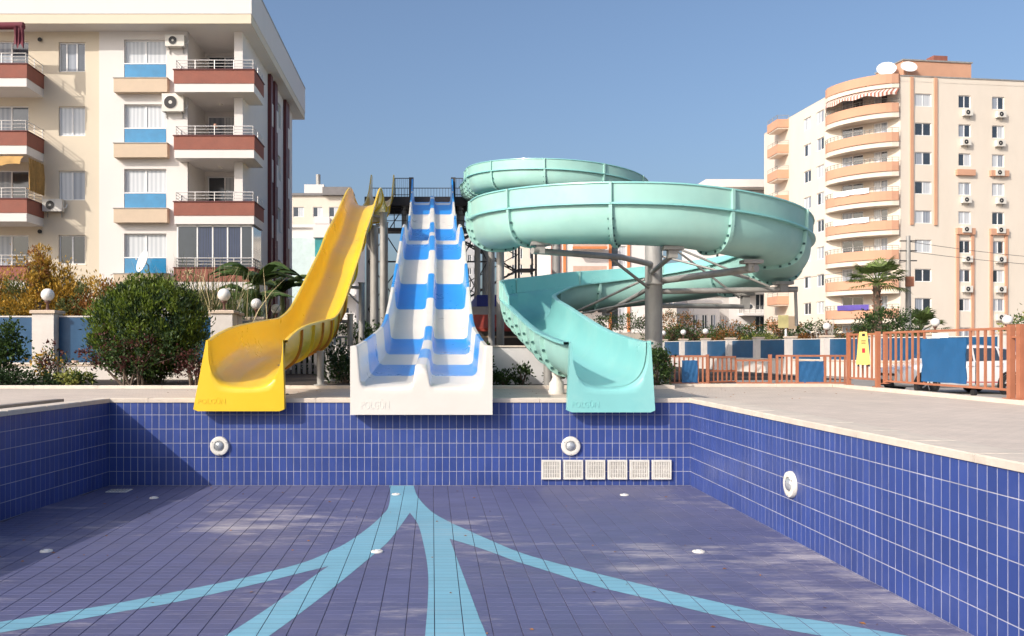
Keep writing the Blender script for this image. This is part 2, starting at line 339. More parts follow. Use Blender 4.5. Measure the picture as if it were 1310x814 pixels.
# ---- tiled walls
def tile_mesh(w, h, t, b, mt, name):
    """shallow tile in the XZ plane, face towards -Y, centred"""
    x, z = w/2, h/2
    vs = [(-x,0,-z),(x,0,-z),(x,0,z),(-x,0,z),(-x,-t+b,-z),(x,-t+b,-z),(x,-t+b,z),(-x,-t+b,z),(-x+b,-t,-z+b),(x-b,-t,-z+b),(x-b,-t,z-b),(-x+b,-t,z-b)]
    fs = [(k,(k+1)%4,4+(k+1)%4,4+k) for k in range(4)]+[(4+k,4+(k+1)%4,8+(k+1)%4,8+k) for k in range(4)]+[(8,9,10,11)]
    me = bpy.data.meshes.new(name); me.from_pydata(vs, [], fs); me.materials.append(mt); me.update(); return me
tw, th, pw, ph = 0.1155, 0.2405, 0.125, 0.25
m_shadowtrim = mat('navy_shadow_trim', (0.012, 0.014, 0.075), rough=0.4)
wt_me = tile_mesh(tw, th, 0.003, 0.0012, m_wtile, 'tile')
def tiled_wall(name, O, U, length, score):
    """O = left top corner seen from inside the pool, U along the wall"""
    U = Vector((*U, 0)).normalized(); N = Vector((U.y, -U.x, 0))       # towards the water
    O = Vector((*O, 0)); E = O+U*length
    w = MB(); bk = -N*0.25
    w.add([(O.x,O.y,PD-.1),(E.x,E.y,PD-.1),(E.x,E.y,-0.03),(O.x,O.y,-0.03),((O+bk).x,(O+bk).y,PD-.1),((E+bk).x,(E+bk).y,PD-.1),((E+bk).x,(E+bk).y,-0.03),((O+bk).x,(O+bk).y,-0.03)],
          [(0,1,2,3),(5,4,7,6),(4,0,3,7),(1,5,6,2),(3,2,6,7),(0,4,5,1)])
    wall = tag(w.build(name, m_wgrout), kind='structure')
    ang = math.atan2(U.y, U.x); n = round(length/0.125); pw = length/n; cells = []
    for i in range(n):
        for r in range(6):
            c = O+U*(pw*(i+.5)); cells.append((score(c, r), c, -ph*(r+.5)))
    cells.sort(key=lambda q: q[0])
    rest = MB(); rot = Matrix.Rotation(ang, 4, 'Z')
    for k, (s_, c, z) in enumerate(cells):
        dn = rnd.uniform(-.0006, .0006)
        if k < 300:
            o = bpy.data.objects.new('tile', wt_me); COL.objects.link(o); o.parent = wall; o.location = (c.x+N.x*dn, c.y+N.y*dn, z); o.rotation_euler = (0, 0, ang)
        else:
            rest.add([tuple((rot @ v.co)+Vector((c.x+N.x*dn, c.y+N.y*dn, z))) for v in wt_me.vertices], [tuple(p.vertices) for p in wt_me.polygons])
    et = MB(); et.add([(O.x,O.y,-.034),(E.x,E.y,-.034),((E+N*.012).x,(E+N*.012).y,-.034),((O+N*.012).x,(O+N*.012).y,-.034),(O.x,O.y,-.012),(E.x,E.y,-.012),((E+N*.016).x,(E+N*.016).y,-.012),((O+N*.016).x,(O+N*.016).y,-.012)], [(0,3,2,1),(4,5,6,7),(0,1,5,4),(1,2,6,5),(2,3,7,6),(3,0,4,7)])
    et.build('edge_shadow_trim', m_shadowtrim, wall)  # dark tile edge that also paints in the shadow gap under the coping
    if rest.v: tag(rest.build('tile_field', m_wtile, wall, fix=False), kind='stuff')
    return wall
wall_back = tiled_wall('pool_wall_back', (xl(YB), YB), (1, 0), XR-xl(YB), lambda c, r: abs(c.x+0.3)+r*0.0)
wall_right = tiled_wall('pool_wall_right', (XR, YB), (0, -1), YB-YN, lambda c, r: abs(c.y-9.6))
dl = Vector((xl(YB)-XL0, YB-YN)); wall_left = tiled_wall('pool_wall_left', (XL0, YN), dl, dl.length, lambda c, r: abs(c.y-13.2))
wn = MB(); wn.box(XL0, XR, YN-0.25, YN, PD-.1, -0.03); tag(wn.build('pool_wall_near', m_wtile), kind='structure')

# ---- tiled floor
fl = MB(); fl.quad((XL0-.2,YN,PD),(XR,YN,PD),(XR,YB,PD),(XL0-.2,YB,PD)); floor = tag(fl.build('pool_floor', m_fgrout), kind='structure')
ft = 0.242; fd = 0.1195
fx, fy = ft/2, fd/2; b_ = 0.002; t_ = 0.005
fv = [(-fx,-fy,0),(fx,-fy,0),(fx,fy,0),(-fx,fy,0),(-fx,-fy,t_-b_),(fx,-fy,t_-b_),(fx,fy,t_-b_),(-fx,fy,t_-b_),(-fx+b_,-fy+b_,t_),(fx-b_,-fy+b_,t_),(fx-b_,fy-b_,t_),(-fx+b_,fy-b_,t_)]
ff = [(k,(k+1)%4,4+(k+1)%4,4+k) for k in range(4)]+[(4+k,4+(k+1)%4,8+(k+1)%4,8+k) for k in range(4)]+[(8,9,10,11)]
ft_me = bpy.data.meshes.new('tile'); ft_me.from_pydata(fv, [], ff); ft_me.materials.append(m_ftile); ft_me.update()
rest = MB(); cnt = 0; rows = int((YB-YN)/0.125); cells = []
for j in range(rows):
    y = YN+0.0+0.125*(j+.5)
    for i in range(-30, 19):
        x = 0.02+0.25*(i+.5)
        if x+.13 > XR or x-.13 < xl(y)-.15: continue
        px = 553+x*1084/y
        cells.append((0 if (y > 7.25 and -30 < px < 1270) else 1, y, x))
cells.sort()
for s_, y, x in cells:
    z = PD+rnd.uniform(0, 0.0008)
    if s_ == 0 and cnt < 300:
        o = bpy.data.objects.new('tile', ft_me); COL.objects.link(o); o.parent = floor; o.location = (x, y, z); cnt += 1
    else: rest.add([(v[0]+x, v[1]+y, v[2]+z) for v in fv], ff)
tag(rest.build('tile_field', m_ftile, floor, fix=False), kind='stuff')
# cut strip of tiles along the right wall
ex0 = 0.02+0.25*18+0.004; cs = MB()
for j in range(rows):
    y = YN+0.125*j
    cs.bbox(ex0, XR-.004, y+.003, y+.122, PD, PD+t_, 0.002)
tag(cs.build('tile_margin', m_ftile, floor), kind='stuff')
# ---- pale blue bands laid in the floor, each tile cut to the curve
def smooth_poly(pts, keep):
    P = [Vector((*p, 0)) for p in pts]; n = len(P); out = []
    for i in range(n):
        a, b, c, d = P[i-1], P[i], P[(i+1) % n], P[(i+2) % n]
        if i in keep: a = b
        if (i+1) % n in keep: d = c
        for k in range(6):
            t = k/6; m1 = (c-a)*.5*(1 if i not in keep else 1); m2 = (d-b)*.5
            out.append((b*(2*t**3-3*t*t+1)+m1*(t**3-2*t*t+t)+c*(3*t*t-2*t**3)+m2*(t**3-t*t)).xy)
    return [tuple(p) for p in out]
def clip_rect(poly, x0, x1, y0, y1):
    for ax, lim, sg in ((0, x0, 1), (0, x1, -1), (1, y0, 1), (1, y1, -1)):
        out = []
        for i in range(len(poly)):
            a, b = poly[i-1], poly[i]; da, db = (a[ax]-lim)*sg, (b[ax]-lim)*sg
            if (da < 0) != (db < 0):
                t = da/(da-db); out.append((a[0]+(b[0]-a[0])*t, a[1]+(b[1]-a[1])*t))
            if db >= 0: out.append(b)
        poly = out
        if len(poly) < 3: return []
    return poly
bandA = [(-0.55,14.995),(-0.76,14.995),(-0.69,14.0),(-0.67,12.89),(-0.72,12.34),(-0.83,11.6),(-1.02,10.71),(-1.2,10.15),(-1.47,9.55),(-2.01,8.91),(-2.51,8.46),(-2.97,8.06),(-3.41,7.75),(-3.83,7.49),(-5.2,6.6),
         (-5.0,6.3),(-3.69,7.20),(-3.28,7.47),(-2.87,7.78),(-2.41,8.11),(-1.81,8.7),(-1.41,9.14),(-1.15,9.42),(-1.22,9.15),(-1.51,7.97),(-1.74,7.14),(-2.1,5.9),
         (-1.75,5.9),(-1.37,7.14),(-1.13,8.04),(-1.01,8.53),(-0.87,9.13),(-0.71,9.85),(-0.56,10.56),(-0.45,11.41),(-0.33,12.49)]
bandB = [(-0.55,14.995),(-0.33,12.49),(-0.19,11.6),(-0.1,10.35),(-0.05,9.33),(-0.04,8.37),(-0.06,7.14),(-0.1,5.5),(0.55,5.5),(0.455,7.16),(0.42,7.63),(0.37,8.43),(0.29,9.67),(0.22,10.77),
         (0.46,10.44),(0.74,10.0),(0.95,9.63),(1.21,9.27),(1.67,8.62),(2.07,8.21),(2.68,7.58),(3.2,7.18),(4.2,6.6),(4.5,6.75),(3.68,7.36),(3.04,7.79),(2.45,8.36),(1.67,9.22),(1.09,9.96),(0.72,10.71),(0.49,11.23),(0.22,11.86),(-0.03,12.64),(-0.24,13.84),(-0.33,14.995)]
for poly, keep in ((smooth_poly(bandA, {0,1,14,15,22,26,27,35}), 0), (smooth_poly(bandB, {0,1,7,8,13,22,23,34}), 0)):
    bd = MB(); z = PD+0.0075
    xs = [p[0] for p in poly]; ys = [p[1] for p in poly]
    for j in range(rows):
        y0 = YN+0.125*j+.0025; y1 = y0+.12
        if y1 < min(ys) or y0 > max(ys): continue
        for i in range(-30, 19):
            x0 = 0.02+0.25*i+.004; x1 = x0+.242
            if x1 < min(xs) or x0 > max(xs): continue
            c = clip_rect(poly, x0, min(x1, XR-.005), y0, y1)
            if len(c) < 3: continue
            ar = abs(sum(c[k-1][0]*c[k][1]-c[k][0]*c[k-1][1] for k in range(len(c))))/2
            if ar < 2e-4: continue
            bd.add([(p[0], p[1], z) for p in c], [tuple(range(len(c)))])
    bo = bd.build('pale_tile_band', m_ltile, floor); tag(bo, kind='stuff')
    bo.data.update()
    if sum(p.normal.z for p in bo.data.polygons) < 0: bo.data.flip_normals()
# ---- underwater lamps, grilles, drains
m_lens = mat('lamp_lens', (0.45, 0.47, 0.48), rough=0.12, var=0.3, scale=12, coat=1, metal=0.4)
m_pvc = mat('aged_white_pvc', (0.72, 0.69, 0.62), rough=0.5, var=0.1, scale=9, dirt=0.3, dirtcol=(0.5,0.45,0.36), dscale=5)
def pool_lamp(label, loc, rz):
    t = thing('pool_lamp', label, 'pool light', loc, None)
    def rt(m):
        c = Matrix.Rotation(rz, 4, 'Z'); m.v = [tuple(c @ Vector(v)+Vector(loc)) for v in m.v]; return m
    m = MB(); m.lathe([(0.0,0),(0.17,0),(0.17,-.02),(0.16,-.045),(0.12,-.055),(0.095,-.05),(0.09,-.025),(0.0,-.025)], 28, axis='Y'); rt(m).build('bezel', m_pvc, t)
    m = MB(); m.lathe([(0.092,-.026),(0.085,-.045),(0.06,-.066),(0.03,-.077),(0.0,-.08)], 24, axis='Y'); rt(m).build('lens', m_lens, t)
    for k in range(3):
        q = 2.1*k+.5; m = MB(); m.lathe([(0.0,-.053),(0.008,-.053),(0.008,-.06),(0.0,-.06)], 8, axis='Y', c=(0.14*math.cos(q),0,0.14*math.sin(q))); rt(m).build('screw', m_galv, t)
    return t
pool_lamp('round white pool lamp on blue tiles under the yellow slide mouth', (-3.76, YB-.006, -0.80), 0)
pool_lamp('round white pool lamp on blue tiles just above the row of grilles', (2.45, YB-.006, -0.80), 0)
pool_lamp('round white pool lamp alone on the sunlit side wall of the pool', (XR-.006, 10.75, -0.80), -math.pi/2)
for i in range(6):
    x0 = 1.93+i*0.39; z0 = -1.385
    t = thing('wall_grille', ['white slotted wall grille at the end of the row away from the tiled corner','white slotted wall grille directly below the round pool lamp','fourth white slotted wall grille from the tiled corner','third white slotted wall grille from the tiled corner','second white slotted wall grille from the tiled corner','white slotted wall grille nearest the tiled corner'][i], 'grille', (x0+.17, YB, z0), 'row of wall grilles')
    f = MB(); y1 = YB-.004; y0 = YB-.05
    for a in ((x0,x0+.34,z0,z0+.03),(x0,x0+.34,z0+.31,z0+.34),(x0,x0+.03,z0+.03,z0+.31),(x0+.31,x0+.34,z0+.03,z0+.31)): f.box(a[0],a[1],y0,y1,a[2],a[3])
    f.build('frame', m_pvc, t)
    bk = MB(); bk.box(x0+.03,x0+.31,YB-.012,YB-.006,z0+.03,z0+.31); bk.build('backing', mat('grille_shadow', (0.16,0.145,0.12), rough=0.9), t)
    for k in range(9):
        s_ = MB(); xx = x0+.036+k*.0305; s_.box(xx, xx+.019, y0+.006, YB-.013, z0+.03, z0+.31); s_.build('slat', m_pvc, t)
    for k in range(1, 4):
        s_ = MB(); zz = z0+.03+k*.07; s_.box(x0+.03, x0+.31, y0+.012, YB-.02, zz-.004, zz+.004); s_.build('cross_bar', m_pvc, t)
def floor_inlet(x, y, label):
    t = thing('floor_inlet', label, 'pool inlet', (x, y, PD+.006))
    m = MB(); m.lathe([(0.075,0),(0.07,.012),(0.045,.02),(0.042,.012),(0,.012)], 20, c=(x,y,PD+.006)); m.build('disc', m_pvc, t)
    m = MB(); m.lathe([(0.03,.012),(0.028,.024),(0,.026)], 14, c=(x,y,PD+.006)); m.build('nozzle', m_upvc, t)
for px, py, lb in ((-0.60,14.03,'small white disc inlet on the pale blue band near the tiled back wall'), (-0.655,10.08,'white disc inlet beside the pale blue band, between two branches'),
                   (3.17,10.08,'white disc inlet on dusty floor below the side wall lamp'), (3.17,13.97,'small white disc inlet on the floor below the row of grilles'),
                   (-4.5,13.7,'small white disc inlet on the shaded floor near the square drain'), (-4.6,10.1,'white disc inlet in the shade of the pool wall')):
    floor_inlet(px, py, lb)
dr = thing('floor_drain', 'square grey drain grate on the shaded floor in the tiled corner', 'drain', (-5.3,14.4,PD))
m = MB(); m.box(-5.5,-5.14,14.25,14.55,PD+.001,PD+.014); m.build('rim', m_pvc, dr)
for k in range(6):
    m = MB(); m.box(-5.47+k*.053,-5.445+k*.053,14.28,14.52,PD+.014,PD+.02); m.build('bar', m_galv, dr)

# ---- kerbs along the garden and the parking side
kb = MB(); kb.box(-0.02,0.02,20.0,20.02,-.02,-.01); kerb = tag(kb.build('kerb', m_kerb), kind='structure')
slab_run((-24,19.55),(5.6,19.55),(0,1),0.16,-0.02,0.07,1.5,kerb,'kerb_stone',m_kerb,over=0)
slab_run((5.6,20.42),(9.64,20.42),(0,1),0.16,-0.02,0.075,1.5,kerb,'kerb_stone',m_kerb,over=0)
slab_run((5.6,19.56),(5.6,20.56),(-1,0),0.16,-0.02,0.0745,1.0,kerb,'kerb_stone',m_kerb,over=0)
slab_run((9.66,20.58),(9.66,2),(1,0),0.22,-0.02,0.072,1.5,kerb,'kerb_stone',m_kerb,over=0)
gs = MB(); gs.quad((-45,19.7,.03),(5.45,19.7,.03),(5.45,24,.03),(-45,24,.03)); gs.quad((-45,24,.03),(12,24,.03),(12,62,.03),(-45,62,.03))
tag(gs.build('garden_soil', m_soil), kind='structure')
# ================================================================== slides
def uprof(hw, dp, n=22):
    """half-round channel: list of (u,w) from the left rim down and up to the right rim; w=0 at the rim"""
    out = []
    for i in range(n+1):
        a = math.pi*i/n; c, s_ = math.cos(a), math.sin(a)
        e = 0.72
        out.append((-hw*math.copysign(abs(c)**e, c), -dp*abs(s_)**e))
    return out
def frames_of(path):
    fr = []
    for i, p in enumerate(path):
        t = path[min(i+1, len(path)-1)]-path[max(i-1, 0)]; t.z = 0; t.normalize()
        fr.append((p, Vector((t.y, -t.x, 0)), t))       # point, right of travel, direction
    return fr
def trough(fr, hw, dp, th=0.03, lip=0.09):
    """closed sections: inner skin, rolled lip, outer skin"""
    inner = uprof(hw, dp); outer = uprof(hw+th, dp+th)[::-1]
    sec = inner+[(hw+.015, .012), (hw+lip, .012), (hw+lip, -.03), (hw+th, -.032)]+outer[1:-1]+[(-hw-th, -.032), (-hw-lip, -.03), (-hw-lip, .012), (-hw-.015, .012)]
    return [[p+r*u+Vector((0,0,w+dp)) for u, w in sec] for p, r, t in fr], len(inner)
def flange(fr_a, hw, dp, w=0.07, t=0.035, bolts=False):
    """raised joint flange round the outside of a trough at one frame"""
    p, r, d = fr_a; a = uprof(hw+.02, dp+.02); b = uprof(hw+.03+w, dp+.03+w)
    m = MB(); loop = a+b[::-1]
    s0 = [p-d*t+r*u+Vector((0,0,min(q, -.04)+dp)) for u, q in loop]; s1 = [p+d*t+r*u+Vector((0,0,min(q, -.04)+dp)) for u, q in loop]
    m.sweep([s0, s1], closed=True, caps=False, smooth=False)
    n = len(a)
    for i in range(n-1):
        for s_ in (s0, s1): m.add([s_[i], s_[i+1], s_[2*n-2-i], s_[2*n-1-i]], [(0,1,2,3)])
    if bolts:
        for i in range(1, n-1, 1):
            if i % 2: continue
            u = (a[i][0]+b[i][0])/2; q = (a[i][1]+b[i][1])/2
            for sg in (-1, 1):
                c = p+d*(t+.008)*sg+r*u+Vector((0,0,min(q, -.06)+dp)); m.box(c.x-.022, c.x+.022, c.y-.022, c.y+.022, c.z-.022, c.z+.022, 1)
    return m
def exit_plate(t, cx, y0, hw, zf, dp, xa, xb, xc, xd, zt, zb, mt, name='exit_lip'):
    """mouth of a slide: the U of the channel flared out to a plate whose outline is
    (xa,zt) top left, (xb,zt) top right, (xd,zb) bottom right, (xc,zb) bottom left"""
    inner = uprof(hw, dp, 40); n = len(inner); m = MB()
    def outline(i):
        f = i/(n-1)
        if f < .36: k = f/.36; return (xa+(xc-xa)*k, zt+(zb-zt)*k)
        if f > .64: k = (f-.64)/.36; return (xd+(xb-xd)*k, zb+(zt-zb)*k)
        k = (f-.36)/.28; return (xc+(xd-xc)*k, zb)
    ks = (0,.025,.055,.09,.13,.3,.6,1); R_ = 7; rows = []
    for k in ks:
        row = []
        for i, (u, w) in enumerate(inner):
            ox, oz = outline(i); ix, iz = cx+u, zf+dp+w
            yy = y0+0.02+0.16*max(0, 1-k/.13)**2
            row.append(Vector((ix+(ox-ix)*k, yy, iz+(oz-iz)*k)))
        rows.append(row)
    # rounded outer edge turned back
    for dy, sh in ((0.015, 0.004), (0.05, 0.0), (0.16, 0.0)):
        rows.append([Vector((v.x, y0+.02+dy, v.z)) for v in rows[R_]])
    rows.append([Vector((v.x+(cx-v.x)*.04, y0+.18, v.z)) for v in rows[R_]])
    m.sweep(rows, smooth=True); 
    bk = [Vector((cx+u*1.02, y0+.19, zf+dp+w)) for u, w in inner]
    m.sweep([rows[-1], bk], smooth=False)
    return m.build(name, mt, t, sharp=50)

# ---------------- yellow slide
ys = thing('yellow_slide', 'long yellow open water slide with one round channel and a crest, beside the white slide', 'water slide', (-3.25, 14.9, 0))
yrim = [(51.2,10.45),(50,10.4),(48.6,9.85),(46.5,9.0),(44,8.3),(41.5,7.95),(39.6,8.0),(38.2,8.12),(36.8,7.85),(35,7.12),(32.7,6.1),(30,5.02),(28.2,4.15),(25.2,2.92),(23,2.06),(21.5,1.72),(20,1.60),(18,1.46),(16.5,1.33),(15.4,1.17),(14.88,1.06)]
ydp = 0.79; yhw = 0.64
ypath = hermite([(-2.97-0.28*max(0, min(1, (37-y)/22.4)), y, z-ydp) for y, z in yrim], 0.3)
yf = frames_of(ypath)
secs, ni = trough(yf, yhw, ydp, lip=.07)
nsec = 12; L_ = len(secs)
for k in range(nsec):
    a = k*(L_-1)//nsec; b = (k+1)*(L_-1)//nsec
    m = MB(); m.sweep(secs[a:b+1], closed=True); m.build('trough_section', m_gel_y, ys)
    if 0 < k: flange(yf[a], yhw, ydp, .06, .03).build('joint_flange', m_gel_y, ys)
for k in range(1, 7):                                                  # stiffening ribs under the run-out
    a = L_-2-k*5
    flange(yf[a], yhw, ydp, .05, .02).build('stiffening_rib', mat('ochre_fibreglass', (0.42,0.17,0.012), rough=0.45, var=0.1), ys)
exit_plate(ys, -3.25, 14.70, yhw, 1.06-ydp, ydp, -3.93, -2.60, -4.16, -2.57, 1.07, -0.165, m_gel_y)
T = Matrix.Translation((-4.08, 14.7185, -0.035)) @ Matrix.Rotation(R(90), 4, 'X')
text_mesh('POLGÜN', 0.125, 0.004, T, 'embossed_lettering', m_gel_y, ys, 0.98)
# raised side cheeks at the start
for sg in (-1, 1):
    m = MB(); x = -2.97+sg*(yhw+.03)
    m.sweep([[Vector((x-.03,y,z0)),Vector((x+.03,y,z0)),Vector((x+.03,y,z1)),Vector((x-.03,y,z1))] for y, z0, z1 in ((51.3,10.2,11.35),(50.6,10.2,11.3),(50.0,10.1,10.9),(49.2,9.9,10.3),(48.4,9.6,9.8))], closed=True, caps=True, smooth=False)
    m.build('start_cheek', m_gel_y, ys)

# ---------------- white and blue double slide
ws = thing('double_slide', 'white water slide with two lanes banded in bright blue, between the other slides', 'water slide', (-.19, 14.9, 0))
wrim = [(51.2,10.2),(49.8,10.15),(48.4,9.95),(46.6,9.3),(43.6,8.06),(41,6.98),(39.2,6.40),(37.5,6.2),(36,6.12),(35,6.06),(33.5,5.75),(30.7,4.82),(27.8,3.66),(25.2,2.64),(23.4,1.98),(22,1.62),(20.5,1.42),(18,1.20),(16.2,1.06),(14.95,0.98)]
wpath = hermite([(-0.19*max(0, min(1, (30-y)/15)), y, z) for y, z in wrim], 0.2)
wf = frames_of(wpath)
W1 = 1.19
def wsec(dep):
    """rim, wall, floor, divider, floor, wall, rim; heading -Y so +u is screen left"""
    D = dep; h = [(W1,-.25),(W1,-.03),(W1-.02,0),(W1-.08,.0),(W1-.10,-.03),(W1-.15,-D+.10),(W1-.18,-D+.035),(W1-.25,-D),(.6,-D),(.24,-D),(.165,-D+.03),(.14,-D+.09),(.115,-D+.30),(.085,-D+.345),(.0,-D+.36)]
    return h+[(-u, w) for u, w in h[::-1][1:]]
bands = [(16.44,18.71),(20.91,23.18),(25.58,28.08),(30.75,33.4),(38.4,42.57),(45.35,47.5),(48.1,50.2)]
inner_secs = [[p+r*u+Vector((0,0,w)) for u, w in wsec(.68)] for p, r, t in wf]
def is_blue(y): return any(a <= y <= b for a, b in bands)
npt = len(inner_secs[0]); Lw = len(inner_secs)
cut = [0]
for i in range(1, Lw):
    if is_blue(wf[i][0].y) != is_blue(wf[i-1][0].y): cut.append(i)
cut.append(Lw-1)
for a, b in zip(cut, cut[1:]):
    if b <= a: continue
    # each coloured section: the moulded double trough with its own outer skin
    secs2 = []
    for j in range(a, b+1):
        p, r, t = wf[j]; under = [(-W1+.02,-.25),(-W1+.10,-.72),(-.9,-.76),(.9,-.76),(W1-.10,-.72),(W1-.02,-.25)]
        secs2.append(inner_secs[j]+[p+r*u+Vector((0,0,w)) for u, w in under])
    m = MB(); m.sweep(secs2, closed=True); yy = (wf[a][0].y+wf[b][0].y)/2
    m.build('trough_section', m_gel_b if is_blue(yy) else m_gel_w, ws, sharp=32)
# mouth: rims turn down into a full-width front apron
p0 = wf[-1][0]; yF = 14.70; zb = -0.225; X1 = W1+.045; top = inner_secs[-1]; H_ = wsec(.68); n2 = len(H_)
ol = {2:(X1,.965),3:(X1,.93),4:(X1,.85),5:(X1,.22),6:(X1,.0),7:(X1,zb),8:(.62,zb),9:(.30,zb),10:(.22,zb),11:(.16,zb),12:(.10,zb),13:(.05,zb),14:(0,zb)}
def front(i):
    j = i if i <= 14 else n2-1-i; x, z = ol[j]; return (p0.x-x if i <= 14 else p0.x+x, z)
idx = list(range(2, n2-2)); m = MB(); rows = []
for k in (0,.015,.035,.06,.09,.13,.2,.35,.55,.8,1):
    row = []
    for i in idx:
        v = top[i]; ox, oz = front(i); yy = yF+(v.y-yF)*max(0, 1-k/.16)**2
        row.append(Vector((v.x+(ox-v.x)*k, yy, v.z+(oz-v.z)*k)))
    rows.append(row)
for dy in (.012, .05, .25): rows.append([Vector((v.x, yF+dy, v.z)) for v in rows[10]])
m.sweep(rows, smooth=True)
m.build('exit_apron', m_gel_w, ws, sharp=50)
T = Matrix.Translation((-1.24, yF, -0.125)) @ Matrix.Rotation(R(90), 4, 'X')
text_mesh('POLGÜN', 0.20, 0.004, T, 'embossed_lettering', m_gel_w, ws, 0.62)
for sg in (-1, 1):
    m = MB(); x = sg*W1
    m.sweep([[Vector((x-.04,y,z0)),Vector((x+.04,y,z0)),Vector((x+.04,y,z1)),Vector((x-.04,y,z1))] for y, z0, z1 in ((51.3,10.0,11.1),(50.6,10.0,11.05),(50.1,9.9,10.7),(49.5,9.8,10.3),(48.8,9.7,10.0))], closed=True, caps=True, smooth=False)
    m.build('start_cheek', m_gel_b, ws)

# ---------------- turquoise spiral slide
ts = thing('spiral_slide', 'turquoise spiral water slide winding in two coils round steel columns', 'water slide', (3.1, 14.9, 0))
UC = Vector((6.0, 41.0)); LC = Vector((5.36, 22.5)); RR = 3.6
tp = [(2.4,51.2,9.85),(2.4,49.5,9.7),(2.4,46.5,9.2),(2.4,43.5,8.75)]
for k in range(0, 25):
    a = R(180+15*k); tp.append((UC.x+RR*math.cos(a), UC.y+RR*math.sin(a), 8.40-2.1*k/24))
tp += [(2.36,38,5.85),(2.25,34.5,5.35),(2.1,31,4.85),(1.9,27.5,4.35),(1.78,24.6,3.92)]
zl = [(0,3.60),(6,3.23),(12,2.68),(18,2.17),(20,2.02)]
for k in range(0, 19):
    a = R(180+15*k); tp.append((LC.x+RR*math.cos(a), LC.y+RR*math.sin(a), lerp1(zl, k)))
tp += [(4.3,25.85,2.06),(3.5,25.5,1.90),(2.97,24.85,1.75),(2.70,23.95,1.62),(2.64,22.8,1.44),(2.68,21.3,1.2),(2.77,19.6,.88),(2.88,17.6,.53),(3.0,16.2,.35),(3.08,15.3,.265),(3.1,14.9,.245)]
tpath = hermite(tp, 0.28); tf = frames_of(tpath); thw = 0.67; tdp = 0.78
sec_t, nin = trough(tf, thw, tdp, lip=.13)
nt_ = len(tf)
# arc length and joints
S_ = [0.0]
for a, b in zip(tpath, tpath[1:]): S_.append(S_[-1]+(b-a).length)
ibend = min(range(nt_), key=lambda i: (tpath[i]-Vector((2.70,23.95,1.62))).length)
icoil = min(range(nt_), key=lambda i: (tpath[i]-Vector((LC.x-RR, LC.y, 3.6))).length)
joints = [0]; nxt = 2.0
for i in range(1, nt_-3):
    step = 1.95 if i < ibend else 0.92
    if S_[i]-S_[joints[-1]] >= step: joints.append(i)
joints.append(nt_-1)
for q, (a, b) in enumerate(zip(joints, joints[1:])):
    m = MB(); nI = nin
    m.sweep(sec_t[a:b+1], closed=True, mifn=lambda i, k: 1 if 5 <= k < nI-6 else (0 if (k < nI+3 or k > len(sec_t[0])-5) else 2))
    m.build('trough_section', [m_gel_t, m_gel_t, m_gel_to], ts, sharp=50)
    if 0 < a < nt_-4: flange(tf[a], thw, tdp, .085, .038, bolts=True).build('joint_flange', [m_gel_to, m_bolt], ts)
# guard panels on the outside of the bends
def guard(i0, i1, hgt):
    js = [j for j in joints if i0 < j < i1]; js = [i0]+js+[i1]
    for a, b in zip(js, js[1:]):
        if b-a < 2: continue
        secs3 = []
        for j in range(a, b+1):
            p, r, t = tf[j]; h = hgt
            if j-i0 < 3: h *= (0.45+0.55*(j-i0)/3)
            if i1-j < 3: h *= (0.55+0.45*(i1-j)/3)
            pr = [(thw+.03, -.02), (thw+.045, h*.5), (thw+.04, h-.02), (thw+.06, h), (thw+.10, h), (thw+.105, h-.03), (thw+.075, h-.04), (thw+.075, h*.5), (thw+.065, -.02)]
            secs3.append([p+r*u+Vector((0,0,w+tdp)) for u, w in pr])
        m = MB(); m.sweep(secs3, closed=True, caps=True, mifn=lambda i, k: 1 if 5 <= k <= 7 else 0); m.build('guard_panel', [m_gel_t, m_gel_to], ts)
    for a in js[1:-1]:
        p, r, t = tf[a]; m = MB()
        q = [(thw+.02,-.0),(thw+.14,-.0),(thw+.14,hgt-.01),(thw+.02,hgt-.01)]
        m.sweep([[p+t*s_+r*u+Vector((0,0,w+tdp)) for u, w in q] for s_ in (-.03,.03)], closed=True, caps=True, smooth=False); m.build('guard_joint', m_gel_to, ts)
iu0 = min(range(nt_), key=lambda i: (tpath[i]-Vector((2.4,43.5,8.75))).length); iu1 = min(range(nt_), key=lambda i: (tpath[i]-Vector((2.36,38,5.85))).length)
il0 = icoil-6; il1 = min(range(nt_), key=lambda i: (tpath[i]-Vector((2.67,21.6,1.25))).length)
guard(iu0, iu1, 0.45); guard(il0, il1, 0.46)
exit_plate(ts, 3.1, 14.70, thw, 0.245, tdp, 2.40, 3.80, 2.345, 3.875, 1.06, -0.185, m_gel_t)
T = Matrix.Translation((2.42, 14.7185, -0.10)) @ Matrix.Rotation(R(90), 4, 'X')
text_mesh('POLGÜN', 0.15, 0.004, T, 'embossed_lettering', m_gel_t, ts, 0.80)

# ================================================================== steel supports
def column(label, x, y, z1, r=0.11, z0=0.03, arms=(), name='support_column', group=None, mt=None):
    t = thing(name, label, 'support column', (x, y, z0), group); mt = mt or m_galv
    m = MB(); m.tube([(x,y,z0),(x,y,z1)], r, 16); m.build('post', mt, t)
    m = MB(); m.lathe([(0,0),(r*1.9,0),(r*1.9,.025),(r*1.15,.028),(0,.03)], 16, c=(x,y,z0)); m.build('base_plate', mt, t)
    m = MB(); m.lathe([(0,0),(r*1.25,0),(r*1.25,.03),(0,.035)], 16, c=(x,y,z1-.005)); m.build('head_plate', mt, t)
    for i, (pts, rr, nm) in enumerate(arms):
        m = MB(); m.tube(pts, rr, 12); m.build(nm, mt, t)
    return t
